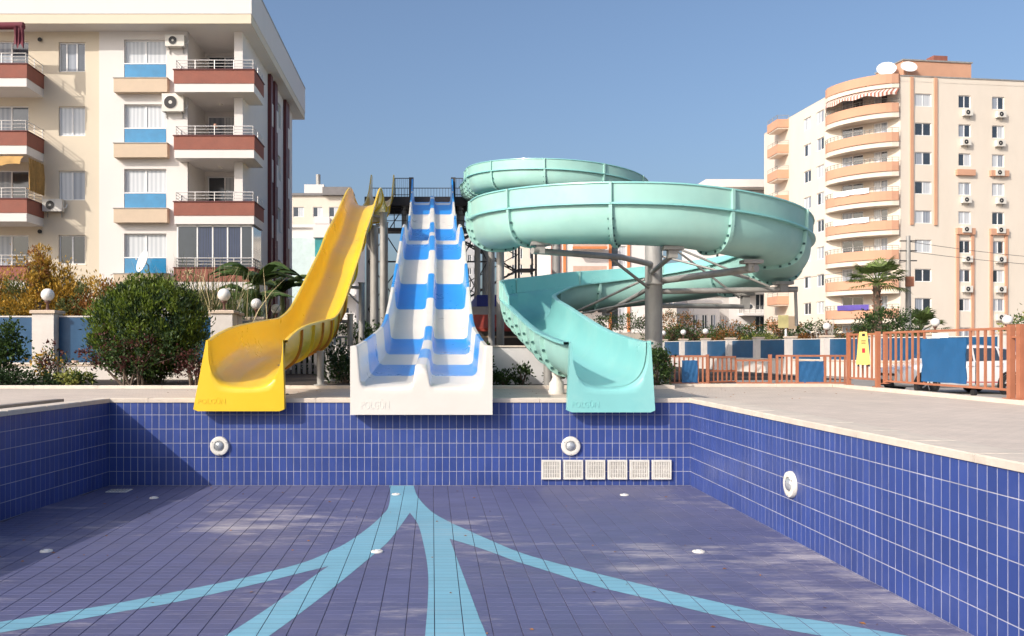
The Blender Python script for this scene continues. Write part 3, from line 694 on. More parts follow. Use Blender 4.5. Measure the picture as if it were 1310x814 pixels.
# big column inside the lower coil, with its arms and tie rods
cxA, cyA = 5.80, 22.2
arms = [([(cxA-.1,cyA-.15,3.12),(4.75,21.3,3.22),(2.35,19.9,3.22)], .075, 'arm'), ([(cxA+.2,cyA,2.70),(7.35,19.2,2.74)], .085, 'arm'),
        ([(cxA+.2,cyA,2.42),(9.35,21.7,2.44)], .075, 'arm'), ([(cxA+.2,cyA+.1,2.05),(8.95,23.8,2.10)], .065, 'arm'),
        ([(cxA+.15,cyA,3.36),(7.7,20.6,2.62)], .028, 'tie_rod'), ([(cxA+.1,cyA+.1,3.9),(8.3,22.9,2.3)], .028, 'tie_rod'), ([(cxA+.1,cyA-.1,3.75),(8.6,21.6,2.5)], .03, 'tie_rod'),
        ([(cxA-.2,cyA+.1,2.75),(4.05,24.2,1.95)], .035, 'tie_rod'), ([(cxA-.2,cyA+.1,2.2),(3.9,24.1,1.85)], .028, 'tie_rod'), ([(cxA-.1,cyA+.15,2.5),(5.3,25.6,2.05)], .06, 'arm'),
        ([(9.3,21.7,2.46),(9.33,21.7,1.5)], .04, 'drop_pipe'), ([(cxA-.15,cyA-.1,2.5),(4.5,21.2,3.15)], .04, 'tie_rod')]
colA = column('thick grey steel column standing inside the lower turquoise coil, with radiating arms', cxA, cyA, 4.05, 0.225, arms=arms)
for (x, y, z, h) in ((2.55,20.02,3.22,.24),(5.35,18.9,3.0,.22),(7.28,19.33,2.74,.22),(9.0,21.75,2.44,.22),(8.75,23.7,2.10,.40),(5.33,26.0,2.0,.14)):
    m = MB(); m.box(x-.10,x+.10,y-.10,y+.10,z-.06,z+h-.10); m.box(x-.22,x+.22,y-.16,y+.16,z+h-.10,z+h-.02); m.build('saddle_bracket', m_galv, colA)
m = MB(); m.tube([(cxA-.1,cyA-.2,2.9),(5.35,18.9,3.0)], .06, 10); m.build('arm', m_galv, colA)
m = MB(); m.lathe([(0.235,0),(0.27,0),(0.27,.05),(0.235,.05)], 16, c=(cxA,cyA,2.6)); m.build('collar', m_galv, colA)
column('slim pale steel column behind the turquoise bend, beside the blue canopy', 2.20, 27.4, 4.16, 0.125)
colD = column('tall grey steel column standing inside the upper turquoise coil', 6.0, 41.0, 8.3, 0.2,
       arms=[([(6,41,7.3),(5.9,37.2,7.45)], .07, 'arm'), ([(6,41,7.6),(3.6,38.2,7.75)], .07, 'arm'), ([(6,41,6.8),(9.6,41,6.95)], .07, 'arm'), ([(6,41,5.95),(2.5,41.6,6.05)], .07, 'arm'), ([(6,41,8.1),(4.2,38.4,7.7)], .03, 'tie_rod'), ([(6,41,6.4),(6,44.5,6.55)], .07, 'arm'), ([(6,41,8.2),(2.6,41.4,8.2)], .06, 'arm')])
column('short pale steel post under the turquoise slide run-out beside the low white wall', 2.70, 19.8, 0.86, 0.10, z0=0.03)
px_ = thing('slide_pedestal', 'round cream pedestal with a turned neck under the turquoise slide mouth', 'pedestal', (2.52,17.2,0.0))
m = MB(); m.lathe([(0,0),(.16,0),(.17,.06),(.15,.10),(.15,.22),(.11,.27),(.08,.34),(.10,.42),(.07,.48),(0,.48)], 18, c=(2.52,17.2,0)); m.build('turned_base', m_pvc, px_)
column('low steel post under the yellow slide run-out next to its mouth', -3.0, 16.9, 0.58, 0.07, z0=0.0)
column('pale steel post under the yellow slide where it levels out', -2.72, 20.6, 0.84, 0.085)
column('grey steel post under the yellow slide just above its level run', -2.85, 23.4, 1.42, 0.085)
column('slim steel post rising to the lower slope of the yellow slide', -2.36, 24.4, 1.9, 0.085, arms=[([(-2.36,24.4,1.7),(-3.0,24.4,1.72)], .05, 'arm')])
column('slim steel post rising to the middle slope of the yellow slide', -2.30, 27.6, 3.05, 0.10, arms=[([(-2.3,27.6,2.9),(-3.0,27.6,2.95)], .05, 'arm'), ([(-2.3,27.6,2.3),(-2.9,27.6,2.9)], .03, 'tie_rod')])
column('tall pale steel column beside the steep slope of the yellow slide', -2.34, 34.2, 5.85, 0.17, arms=[([(-2.34,34.2,5.7),(-3.0,34.2,5.78)], .06, 'arm'), ([(-2.34,34.2,4.6),(-2.9,34.2,5.7)], .04, 'tie_rod')])
column('tall steel column under the crest of the yellow slide', -2.25, 39.0, 7.15, 0.17, arms=[([(-2.25,39.0,6.95),(-3.0,39.0,7.1)], .06, 'arm')])
column('steel column under the high trough of the yellow slide by the platform', -2.5, 45.0, 7.6, 0.15, arms=[([(-2.5,45,7.4),(-3.0,45,7.5)], .06, 'arm')])
column('steel column under the raised middle of the white and blue slide', 0.0, 35.5, 5.35, 0.14)
column('steel column under the lower slope of the white and blue slide', 0.0, 28.0, 2.95, 0.14)
column('steel column under the upper slope of the white and blue slide', 0.0, 44.0, 7.4, 0.14)
column('grey steel column under the straight turquoise link between both coils', 2.30, 33.0, 5.05, 0.13)
column('grey steel column beside the platform under the first turquoise run', 2.45, 46.0, 9.05, 0.16)

# ================================================================== start tower with platform and stairs
tw = thing('start_tower', 'dark steel start platform on tall posts with railings and a zigzag stair behind the slides', 'tower', (0, 53, 0))
PZ = 10.12
m = MB(); m.box(-4.1,3.6,51.3,54.6,PZ-.08,PZ); m.build('platform_floor', m_dsteel, tw)
for y in (51.32, 54.5):
    m = MB(); m.box(-4.1,3.6,y-.08,y+.08,PZ-.55,PZ-.08); m.build('edge_beam', m_dsteel, tw)
for x in (-4.0,-1.6,1.7,3.4):
    m = MB(); m.box(x-.06,x+.06,51.45,54.4,PZ-.4,PZ-.08); m.build('cross_beam', m_dsteel, tw)
for x in (-3.9,-1.75,1.75,3.35):
    for y in (51.6, 54.3):
        m = MB(); m.tube([(x,y,.03),(x,y,PZ-.1)], .15 if x > 1 else .12, 12); m.build('post', m_galv, tw)
def lattice(x0, x1, y, z0, z1):
    m = MB(); m.tube([(x0,y,z0),(x1,y,z1)], .035, 6); m.build('brace', m_dsteel, tw); m = MB(); m.tube([(x1,y,z0),(x0,y,z1)], .035, 6); m.build('brace', m_dsteel, tw)
for x0, x1 in ((-3.9,-1.75),(1.75,3.35)):
    for z0, z1 in ((.3,3.3),(3.3,6.2),(6.2,9.5)):
        lattice(x0, x1, 51.5, z0, z1); m = MB(); m.tube([(x0,51.5,z1),(x1,51.5,z1)], .05, 6); m.build('tie_beam', m_dsteel, tw)
# side galleries at mid height
for x0, x1 in ((-3.9,-1.5),(1.5,3.6)):
    m = MB(); m.box(x0,x1,51.2,52.4,8.02,8.22); m.build('landing', m_dsteel, tw)
    m = MB()
    for z in (8.65,9.0,9.3): m.tube([(x0,51.25,z),(x1,51.25,z)], .022, 6)
    for k in range(4): x = x0+(x1-x0)*k/3; m.tube([(x,51.25,8.2),(x,51.25,9.3)], .028, 6)
    m.build('landing_rail', m_dsteel, tw)
def rail(x0, x1, y, n):
    m = MB(); m.tube([(x0,y,PZ+1.12),(x1,y,PZ+1.12)], .025, 6); m.tube([(x0,y,PZ+.12),(x1,y,PZ+.12)], .02, 6); m.build('handrail', m_dsteel, tw)
    for k in range(n+1):
        x = x0+(x1-x0)*k/n; m = MB(); m.tube([(x,y,PZ),(x,y,PZ+1.12)], .022 if k in (0, n) else .011, 5); m.build('baluster', m_dsteel, tw)
rail(-2.25,-1.28,51.35,8); rail(1.28,1.85,51.35,6); rail(-4.05,3.5,54.5,40)
for x in (-1.27, 1.27):
    m = MB(); m.box(x-.14,x+.14,51.2,51.5,PZ,PZ+1.15); m.build('gate_post', m_dsteel, tw)
# zigzag stair on the right, treads one by one
for fl_ in range(5):
    z0 = 0.05+fl_*2.0; sx = 1 if fl_ % 2 == 0 else -1; xa = 2.0 if sx > 0 else 5.6; yy = 55.2 if fl_ % 2 == 0 else 56.4
    m = MB(); m.tube([(xa,yy-.5,z0),(xa+sx*3.6,yy-.5,z0+2.0)], .05, 6); m.build('stringer', m_dsteel, tw); m = MB(); m.tube([(xa,yy+.5,z0),(xa+sx*3.6,yy+.5,z0+2.0)], .05, 6); m.build('stringer', m_dsteel, tw)
    m = MB(); m.tube([(xa,yy-.5,z0+1.0),(xa+sx*3.6,yy-.5,z0+3.0)], .03, 6); m.build('handrail', m_dsteel, tw)
    for k in range(10):
        x = xa+sx*(.18+.36*k); m = MB(); m.box(x-.15,x+.15,yy-.5,yy+.5,z0+.1+.2*k,z0+.14+.2*k); m.build('tread', m_dsteel, tw)
    xe = xa+sx*3.6; m = MB(); m.box(min(xe,xe+sx*1.1),max(xe,xe+sx*1.1),54.7,56.9,z0+1.96,z0+2.04); m.build('landing', m_dsteel, tw)
for x in (2.0,5.6,6.7,.9):
    for y in (54.75,56.85):
        m = MB(); m.tube([(x,y,.03),(x,y,9.6 if x < 3 else 8.2)], .07, 8); m.build('stair_post', m_dsteel, tw)
# ================================================================== buildings
def wall_holes(m, F, u0, u1, z0, z1, holes, depth=0.14, mi=0, n=0.0):
    """front skin of a wall with rectangular openings and their reveals"""
    us = sorted({u0, u1, *[h[0] for h in holes], *[h[1] for h in holes]}); zs = sorted({z0, z1, *[h[2] for h in holes], *[h[3] for h in holes]})
    us = [u for u in us if u0 <= u <= u1]; zs = [z for z in zs if z0 <= z <= z1]
    for a, b in zip(us, us[1:]):
        for c, d in zip(zs, zs[1:]):
            uc, zc = (a+b)/2, (c+d)/2
            if any(h[0] < uc < h[1] and h[2] < zc < h[3] for h in holes): continue
            m.add([F.p(a,n,c),F.p(b,n,c),F.p(b,n,d),F.p(a,n,d)], [(0,1,2,3)], mi)
    for a, b, c, d in holes:
        P = [(a,c),(b,c),(b,d),(a,d)]
        for (p, q) in zip(P, P[1:]+P[:1]):
            m.add([F.p(p[0],n,p[1]),F.p(q[0],n,q[1]),F.p(q[0],n-depth,q[1]),F.p(p[0],n-depth,p[1])], [(0,1,2,3)], mi)
def window(parent, F, u0, u1, z0, z1, n=-0.10, splits=(.5,), glass=None, fr=0.055, frame=None, name='window', dark=True, fd=.06):
    glass = glass or [m_glass]; frame = frame or m_upvc
    m = MB()
    for a in ((u0,u1,z0,z0+fr),(u0,u1,z1-fr,z1),(u0,u0+fr,z0+fr,z1-fr),(u1-fr,u1,z0+fr,z1-fr)): m.fbox(F, a[0], a[1], n-fd, n, a[2], a[3])
    cuts = [u0+fr]+[u0+(u1-u0)*s_ for s_ in splits]+[u1-fr]
    for c in cuts[1:-1]: m.fbox(F, c-fr*.6, c+fr*.6, n-fd, n+.002, z0+fr, z1-fr)
    w = m.build(name, frame, parent)
    for k, (a, b) in enumerate(zip(cuts, cuts[1:])):
        g_ = MB(); g_.fbox(F, a, b, n-fd*.8, n-fd*.5, z0+fr*.8, z1-fr*.8); g_.build('pane', glass[k % len(glass)], w)
    return w
def railing(parent, pts, z0, z1, nr=3, post=1.0, r=.022, name='railing', mt=None):
    m = MB(); pts = [Vector((*p, 0)) for p in pts]
    for k in range(nr):
        z = z1-(z1-z0)*k/nr; m.tube([(p.x,p.y,z) for p in pts], r if k == 0 else r*.6, 6)
    for a, b in zip(pts, pts[1:]):
        n = max(1, round((b-a).length/post))
        for i in range(n+1):
            p = a+(b-a)*(i/n); m.tube([(p.x,p.y,z0),(p.x,p.y,z1)], r, 6)
    return m.build(name, mt or m_rail, parent)
def ac_unit(label, F, u, n, z, w=.85, h=.58, d=.30, group=None):
    """outdoor air conditioner: casing, round fan grille, brackets, pipe"""
    c = F.p(u+w/2, n, z); t = thing('air_conditioner', label, 'air conditioner', c, group)
    m = MB(); m.fbox(F, u, u+w, n, n+d, z, z+h); m.build('casing', m_ac, t)
    fc = Vector(F.p(u+w*.40, n+d+.006, z+h*.5)); m = MB(); q = h*.40
    ring = []
    for rr, off in ((q,0.0),(q*.9,.012),(q*.25,.012),(0.02,.015)):
        ring.append([fc+F.U*(rr*math.cos(a))+F.N*off+Vector((0,0,rr*math.sin(a))) for a in [2*math.pi*k/18 for k in range(18)]])
    m.sweep(ring, closed=True, smooth=False, mifn=lambda i, k: (1 if i == 1 else 0)); m.build('fan_grille', [m_ac, m_black], t)
    for uu in (u+.1, u+w-.14):
        m = MB(); m.fbox(F, uu, uu+.04, n-.0, n+d, z-.04, z); m.fbox(F, uu, uu+.04, n-.0, n+.03, z-.25, z-.04); m.build('bracket', m_galv, t)
    m = MB(); m.tube([F.p(u+w,n+d*.5,z+.15),F.p(u+w+.12,n+d*.4,z+.2),F.p(u+w+.14,n+.04,z+.35)], .02, 6); m.build('pipe', m_upvc, t)
    return t
def dish(label, c, r, aim, mt=None):
    t = thing('satellite_dish', label, 'satellite dish', c); aim = Vector(aim).normalized()
    a = aim.orthogonal().normalized(); b = aim.cross(a); c = Vector(c); m = MB(); rows = []
    for k in range(5):
        q = r*k/4; rows.append([c+(a*math.cos(x)+b*math.sin(x))*max(q, .01)+aim*(0.28*q*q/r) for x in [2*math.pi*j/18 for j in range(18)]])
    bk = [[p-aim*.015 for p in row] for row in rows[::-1]]
    m.sweep(rows+bk, closed=True); m.build('reflector', mt or m_upvc, t)
    m = MB(); m.tube([c+a*r*.9+aim*.2*r, c+aim*r*.8], .012, 5); m.build('feed_arm', m_galv, t)
    m = MB(); m.lathe([(0,0),(.03,0),(.03,.08),(0,.08)], 8, c=tuple(c+aim*r*.8-Vector((0,0,.04)))); m.build('feed_horn', m_ac, t)
    m = MB(); m.tube([c-aim*.02, c-aim*.18-Vector((0,0,.1)), c-aim*.2-Vector((0,0,.55))], .025, 6); m.build('mast', m_galv, t)
    return t

# ---------------- left apartment block
FY = 39.35
LB = thing('apartment_block', 'white and beige apartment block with brick-red balcony fronts and a deep white eave', 'building', (-14, 46, 0))
F = Frame((0, FY, 0), (1, 0))
def zf(k): return 13.0-3*k
h_b = []; h_w = []; wins = []
for k in range(5):
    a = (-17.35,-16.12,13.78-2.985*k,15.15-2.985*k)
    if a[2] > .3: h_b.append(a)
    b = (-14.30,-12.34,13.40-3*k,15.26-3*k)
    if b[2] > .3: h_w.append(b)
    c = (-20.4,-18.75,13.1-3*k,15.2-3*k)
    if c[2] > .3: h_b.append(c)
m = MB(); wall_holes(m, F, -24, -15.46, 0, 15.7, h_b); m.build('wall', m_beige, LB)
m = MB(); wall_holes(m, F, -15.46, -11.33, 0, 15.7, h_w, n=.03)
m.add([F.p(-15.46,0,0),F.p(-15.46,.03,0),F.p(-15.46,.03,15.7),F.p(-15.46,0,15.7)], [(0,1,2,3)]); m.build('wall', m_white, LB)
m = MB(); m.box(-24,-8.8,53.0,53.2,0,15.7); m.box(-24,-23.8,FY,53,0,15.7); m.build('wall', m_white, LB)
# side wall facing right, loggia back wall and divider
FS = Frame((-8.8, 0, 0), (0, 1))
sh = [(48.1,49.2,13.6-3*k,15.0-3*k) for k in range(5) if 13.6-3*k > .3]
m = MB(); wall_holes(m, FS, FY, 53.0, 0, 15.7, sh); m.box(-9.2,-8.802,FY,FY+.02,0,15.7); m.box(-9.2,-9.18,FY+.02,42.2,0,15.7); m.build('wall', m_white, LB)
for a in sh: window(LB, FS, *a, glass=[m_glass, m_cur_g])
lw = []
FL = Frame((0, 42.2, 0), (1, 0))
for k in range(5):
    z = zf(k)
    if z > .3: lw.append((-11.2,-9.5,z+.05,z+2.5))
m = MB(); wall_holes(m, FL, -11.33, -9.18, 0, 15.7, lw, .12); m.box(-11.35,-11.33,FY-.03,42.2,0,15.7); m.build('wall', mat('greywhite_render', (0.66,0.62,0.58), rough=0.85, var=0.05), LB)
# floors of the recesses, roof, eave and parapet
for k in range(5):
    z = zf(k); m = MB(); m.box(-11.33,-9.18,FY+.0,42.2,z-.3,z-.02); m.build('slab', m_white, LB)
m = MB(); m.box(-24.5,-8.2,38.36,54.5,15.64,15.86); m.box(-24.5,-8.2,38.36,54.5,15.86,16.07)
rf = m.build('roof', m_beige, LB)
m = MB(); m.box(-24.5,-8.18,38.34,54.52,16.075,17.6); m.build('parapet', m_white, rf)
m = MB(); m.box(-24.5,-8.16,38.32,54.54,17.6,17.68); m.build('coping', m_galv, rf)
m = MB(); m.quad((-24.5,38.4,15.635),(-8.22,38.4,15.635),(-8.22,54.4,15.635),(-24.5,54.4,15.635)); m.build('soffit', m_white, rf)
# maroon fins with white breaks on the side wall
for y0, y1 in ((45.3,45.85),(46.5,47.3),(50.0,51.2)):
    m = MB(); m.box(-8.8,-8.62,y0,y1,0.2,15.6); m.build('fin', m_maroon, LB)
    for k in range(5):
        if zf(k) > .5: m = MB(); m.box(-8.8,-8.60,y0+(y1-y0)*.5,y1+.02,zf(k)-.1,zf(k)+1.1); m.build('fin_panel', m_white, LB)
gw = [[m_glass, m_cur_g, m_glass], [m_cur_w, m_cur_w], [m_cur_w, m_cur_g], [m_glass, m_glass]]
for k, a in enumerate([h for h in h_b if h[0] > -18]):
    window(LB, F, *a, splits=(.28,.66) if k == 0 else (.5,), glass=gw[min(k, 3)])
for a in [h for h in h_b if h[0] < -18]: window(LB, F, *a, splits=(.5,), glass=[m_cur_g, m_glass])
for k, a in enumerate(h_w):
    g2 = [[m_cur_w, m_cur_w], [m_cur_w, m_cur_w], [m_cur_w, m_cur_w], [m_cur_w, m_cur_w]][min(k, 3)]
    w = window(LB, F, *a, glass=g2, name='french_window')
    p_ = MB(); p_.fbox(F, a[0]+.02, a[1]-.02, .0, .02, a[2]+.02, a[2]+.72); p_.build('glass_guard', m_glassb, w)
    p_ = MB(); p_.fbox(F, a[0], a[1], -.01, .035, a[2]+.72, a[2]+.77); p_.build('guard_rail', m_upvc, w)
    b_ = MB(); b_.fbox(F, a[0]-.35, a[1]+.15, .03, .40, a[2]-.68, a[2]-.04); b_.build('planter_ledge', m_plant_box, LB)
    b_ = MB(); b_.fbox(F, a[0]-.38, a[1]+.18, .03, .43, a[2]-.04, a[2]-.005); b_.build('ledge_cap', m_galv, LB)
for k, a in enumerate(lw): window(LB, FL, *a, glass=[[m_glass, m_cur_g], [m_cur_g, m_cur_w], [m_glass, m_cur_w]][k % 3], name='balcony_door')
# right hand balconies
for k in range(5):
    zt = 13.58-3*k
    if zt < .8: continue
    bal = MB(); bal.box(-11.72,-8.1,38.5,40.65,zt-1.0,zt-.62); b = bal.build('balcony', m_white, LB)
    r_ = MB(); r_.box(-11.74,-8.08,38.48,38.62,zt-.62,zt); r_.box(-8.22,-8.08,38.62,40.67,zt-.62,zt); r_.box(-11.74,-11.6,38.62,FY-.03,zt-.62,zt); r_.build('red_fascia', m_brick, b)
    r_ = MB(); r_.box(-11.78,-8.04,38.44,38.66,zt,zt+.04); r_.box(-8.26,-8.04,38.66,40.7,zt,zt+.04); r_.build('fascia_cap', m_maroon, b)
    railing(b, [(-11.66,39.3),(-11.66,38.55),(-8.15,38.55),(-8.15,40.6)], zt+.04, zt+.46, 3, 1.0)
    c_ = MB(); c_.lathe([(0,0),(.11,0),(.11,-.06),(.06,-.09),(0,-.09)], 12, c=(-10.1,40.4,zt-1.0)); c_.build('ceiling_lamp', m_ac, b)
    if k == 3:       # glazed-in balcony
        gl = MB()
        for x in (-11.62,-10.72,-10.02,-9.34,-8.72,-8.2): gl.box(x-.03,x+.03,38.66,38.72,zt+.05,zt+1.96)
        gl.box(-11.65,-8.17,38.66,38.72,zt+1.9,zt+2.0); gl.build('glazing_frame', m_upvc, b)
        xs = (-11.62,-10.72,-10.02,-9.34,-8.72,-8.2)
        for q in range(5):
            gp = MB(); gp.box(xs[q]+.03,xs[q+1]-.03,38.68,38.70,zt+.05,zt+1.9); gp.build('pane', [m_glass,m_cur_b,m_cur_b,m_cur_g,m_cur_g][q] if q < 3 else m_cur_b if q == 3 else m_glass, b)
        gp = MB(); gp.box(-8.22,-8.20,38.75,40.6,zt+.05,zt+1.95); gp.build('pane', m_glass, b)
# left hand balconies
for k in range(5):
    zt = 13.58-3*k
    if zt < .8: continue
    bal = MB(); bal.box(-23.9,-18.05,37.7,FY,zt-1.0,zt-.62); b = bal.build('balcony', m_white, LB)
    r_ = MB(); r_.box(-23.9,-18.03,37.68,37.82,zt-.62,zt); r_.box(-18.17,-18.03,37.82,FY,zt-.62,zt); r_.build('red_fascia', m_brick, b)
    r_ = MB(); r_.box(-23.9,-17.99,37.64,37.86,zt,zt+.04); r_.box(-18.21,-17.99,37.86,FY,zt,zt+.04); r_.build('fascia_cap', m_maroon, b)
    railing(b, [(-23.5,37.75),(-18.1,37.75),(-18.1,FY)], zt+.04, zt+.50, 3, 1.0)
# vents, cables
for x, z in ((-18.2,15.25),(-18.2,9.3),(-18.2,6.35)):
    m = MB(); m.lathe([(0,-.02),(.09,-.02),(.1,-.08),(0,-.09)], 10, c=(x,FY,z), axis='Y'); m.build('vent', m_black, LB)
ac_unit('cream air conditioner at roof height beside the topmost blue-glass window', F, -12.30, .06, 14.85, .88, .52)
ac_unit('large cream air conditioner between the two upper red balconies and the planter ledges', F, -12.45, .06, 11.85, 1.0, .82)
ac_unit('cream air conditioner on the beige wall beside a red balcony corner', F, -17.95, .06, 7.25, .90, .56)
dish('tilted white satellite dish in front of a blue-glass window above the round bush', (-12.95, 38.2, 4.82), .52, (-.75,-.65,.30))
# awnings and hangings on the left balconies
m_awn = mat('maroon_awning', (0.13, 0.02, 0.035), rough=0.8, var=0.2); m_tarp = mat('ochre_awning', (0.45, 0.27, 0.09), rough=0.85, var=0.25, scale=3, bump=0.4, bscale=6)
aw = thing('balcony_awning', 'rolled maroon awning with a hanging end under the white eave', 'awning', (-19.5,37.9,15.2))
m = MB(); m.tube([(-23.9,37.9,15.32),(-18.2,37.75,15.30)], .16, 10); m.build('roll', m_awn, aw)
m = MB(); m.sweep([[(x,37.62+.05*math.sin(i*1.7),15.25-.0),(x,37.66+.07*math.sin(i*2.1+1),14.9),(x+.02*math.sin(i),37.64,14.35+.12*math.sin(i*1.3))] for i, x in enumerate([-18.6+.05*j for j in range(10)])]); m.build('hanging_end', m_awn, aw)
aw = thing('balcony_curtain', 'ochre cloth awning hung down the side of a red balcony', 'awning', (-19,37.8,7.8))
m = MB(); m.sweep([[(-18.02+.05*math.sin(i*2.2),y,9.45),(-18.0+.07*math.sin(i*2.2+.5),y,8.8),(-18.0+.05*math.sin(i*2.0+1),y,8.0)] for i, y in enumerate([37.8+.075*j for j in range(21)])]); m.build('side_drop', m_tarp, aw)
m = MB(); m.sweep([[(x,37.75,9.5),(x,37.5+.03*math.sin(i*2),9.3),(x,37.4+.05*math.sin(i*1.7),9.05+.05*math.sin(i))] for i, x in enumerate([-23.8+.2*j for j in range(29)])]); m.build('front_valance', m_tarp, aw)

# seated person on the second balcony
pr = thing('person', 'person in dark clothes sitting on the balcony behind the rail', 'person', (-10.05,39.3,9.95))
def skin_body(name, V, E, rad, mt, parent):
    org = WL[parent.name]; me = bpy.data.meshes.new(name); me.from_pydata([tuple(Vector(v)) for v in V], E, [])
    ob = bpy.data.objects.new(name, me); COL.objects.link(ob); ob.parent = parent; WL[ob.name] = org
    sk = ob.modifiers.new('skin', 'SKIN'); sd = ob.modifiers.new('sub', 'SUBSURF'); sd.levels = 1; sd.render_levels = 2
    for i, r_ in enumerate(rad): me.skin_vertices[0].data[i].radius = (r_, r_)
    me.skin_vertices[0].data[0].use_root = True; me.materials.append(mt); return ob
m_cloth = mat('black_cloth', (0.02,0.02,0.025), rough=0.9); m_skin = mat('skin', (0.42,0.24,0.17), rough=0.6); m_hair = mat('dark_hair', (0.02,0.014,0.01), rough=0.7); m_redc = mat('red_cloth', (0.5,0.03,0.05), rough=0.85)
skin_body('body', [(0,0,.50),(0,0,.72),(0,-.02,.95),(0,-.03,1.06),(.18,-.02,.96),(.26,-.12,.74),(.20,-.34,.70),(-.18,-.02,.96),(-.26,-.12,.74),(-.2,-.34,.70),(.10,-.02,.48),(.13,-.42,.50),(.13,-.44,.08),(.13,-.58,.05),(-.10,-.02,.48),(-.13,-.42,.50),(-.13,-.44,.08),(-.13,-.58,.05)],
          [(0,1),(1,2),(2,3),(2,4),(4,5),(5,6),(2,7),(7,8),(8,9),(0,10),(10,11),(11,12),(12,13),(0,14),(14,15),(15,16),(16,17)],
          [.15,.15,.14,.06,.07,.055,.04,.07,.055,.04,.10,.08,.055,.045,.10,.08,.055,.045], m_cloth, pr)
m = MB(); c0 = Vector((-10.05,39.27,11.12)); m.lathe([(0.001,0),(.05,.01),(.078,.06),(.09,.12),(.085,.18),(.05,.225),(0.001,.235)], 14, c=tuple(c0)); m.box(c0.x-.013,c0.x+.013,c0.y-.105,c0.y-.08,c0.z+.09,c0.z+.13); hd = m.build('head', m_skin, pr)
m = MB(); m.lathe([(.094,.11),(.098,.16),(.075,.22),(.03,.25),(.001,.252)], 14, c=(c0.x,c0.y+.015,c0.z)); m.build('hair', m_hair, hd)
chp = thing('balcony_chair', 'red balcony chair under the sitting person', 'chair', (-10.05,39.35,9.95))
m = MB(); m.box(-10.3,-9.8,39.1,39.55,10.32,10.37); m.build('seat', m_redc, chp); m = MB(); m.box(-10.3,-9.8,39.55,39.6,10.37,10.85); m.build('backrest', m_redc, chp)
for x in (-10.28,-9.84):
    for y in (39.12,39.53): m = MB(); m.box(x,x+.03,y,y+.03,9.96,10.32); m.build('leg', m_galv, chp)

# ---------------- right apartment tower
RB = thing('apartment_tower', 'tall cream apartment tower with curved peach balconies stacked on its corner', 'building', (52, 95, 0))
A = (47.9,86.7); FR = Frame((*A,0), (0.99172,0.12842)); ZT = 28.8
holes = []; 
for k in range(9):
    z1 = 27.1-3*k
    for a, b in ((1.62,3.48),(6.52,7.92),(10.35,11.75)):
        if z1-1.3 > .4: holes.append((a,b,z1-1.32,z1))
m = MB(); wall_holes(m, FR, 0, 22, 0, ZT, holes, .16); m.build('wall', m_cream, RB)
gsel = [[m_cur_w,m_cur_w],[m_glass,m_cur_w],[m_glass,m_glass],[m_cur_w,m_cur_g],[m_cur_g,m_glass]]
for i, h in enumerate(holes): window(RB, FR, *h, glass=gsel[(i*7+i//3) % 5], fr=.08, n=-.1)
def pil(u0, u1, z0, z1, n=.14): m = MB(); m.fbox(FR, u0, u1, 0, n, z0, z1); m.build('pilaster', m_peach, RB)
pil(1.05,1.38,13.6,ZT-.05); pil(3.72,4.05,13.6,ZT-.05)
for u in (6.2, 10.03):
    pil(u,u+.30,0.2,12.7); pil(u+1.72,u+2.02,0.2,12.7)
    m = MB(); m.fbox(FR, u-.02, u+2.04, 0, .28, 12.7, 13.35); m.build('ledge', m_peach, RB); m = MB(); m.fbox(FR, u-.02, u+2.04, 0, .30, 18.8, 19.4); m.build('ledge', m_peach, RB)
# left wing
FWg = Frame((42.3,100,0), (42.8-42.3, 92.2-100)); wl = math.hypot(.5,7.8); hl = []
for k in range(9):
    z1 = 27.1-3*k
    for a, b in ((1.1+1.95,1.1+3.6),(wl-1.9,wl-.35)):
        if z1-1.3 > .4: hl.append((a,b,z1-1.35,z1))
m = MB(); wall_holes(m, FWg, 0, wl, 0, ZT-.5, hl, .16); m.build('wall', m_cream, RB)
for i, h in enumerate(hl): window(RB, FWg, *h, glass=gsel[(i*3) % 5], fr=.08)
# chamfered corner wall behind the balconies
FC = Frame((42.8,92.2,0), (47.9-42.8,86.7-92.2)); cl = math.hypot(5.1,5.5); hc = []
for k in range(9):
    zb_ = 25.12-3*k
    if zb_ > .3: hc += [(1.7,3.9,zb_+.02,zb_+2.3),(4.9,6.3,zb_+.85,zb_+2.3)]
m = MB(); wall_holes(m, FC, 0, cl, 0, ZT, hc, .16); m.build('wall', m_cream, RB)
for i, h in enumerate(hc): window(RB, FC, *h, glass=[[m_cur_g,m_glass],[m_cur_w,m_glass],[m_glass,m_glass],[m_cur_w,m_cur_g]][(i*5) % 4], fr=.08)
Bk = Vector(FR.p(22,0,0)); m = MB(); m.prism([(42.8,92.2),(47.9,86.7),(Bk.x,Bk.y),(Bk.x-1,108),(42.3,108),(42.3,100)], ZT-.55, ZT-.5); rfb = m.build('roof', m_cream, RB)
m = MB(); m.box(42.3,42.5,100,108,0,ZT-.6); m.build('wall', m_cream, RB)
m = MB(); m.fbox(FR, 0, 22, -.2, .06, ZT, ZT+.12); m.build('coping', m_galv, rfb)
def arc_pts(bul, ex, n=16):
    a = Vector((42.8,92.2)); b = Vector((47.9,86.7)); U = (b-a).normalized(); Nn = Vector((U.y,-U.x)); L0 = (b-a).length; out = []
    for i in range(n+1):
        s_ = i/n; out.append(a+U*(L0*s_*(1) )+Nn*(bul*(1-(2*s_-1)**2)**.75+ex*(0.15 if i in (0,) else .35+.65*s_)))
    return [tuple(p) for p in out]
def curved(parent, name, bul, ex, z0, z1, mt):
    o_ = arc_pts(bul, ex); i_ = [(42.9,92.25),(47.9,86.75)]
    m = MB(); m.prism(o_+i_[::-1], z0, z1); return m.build(name, mt, parent)
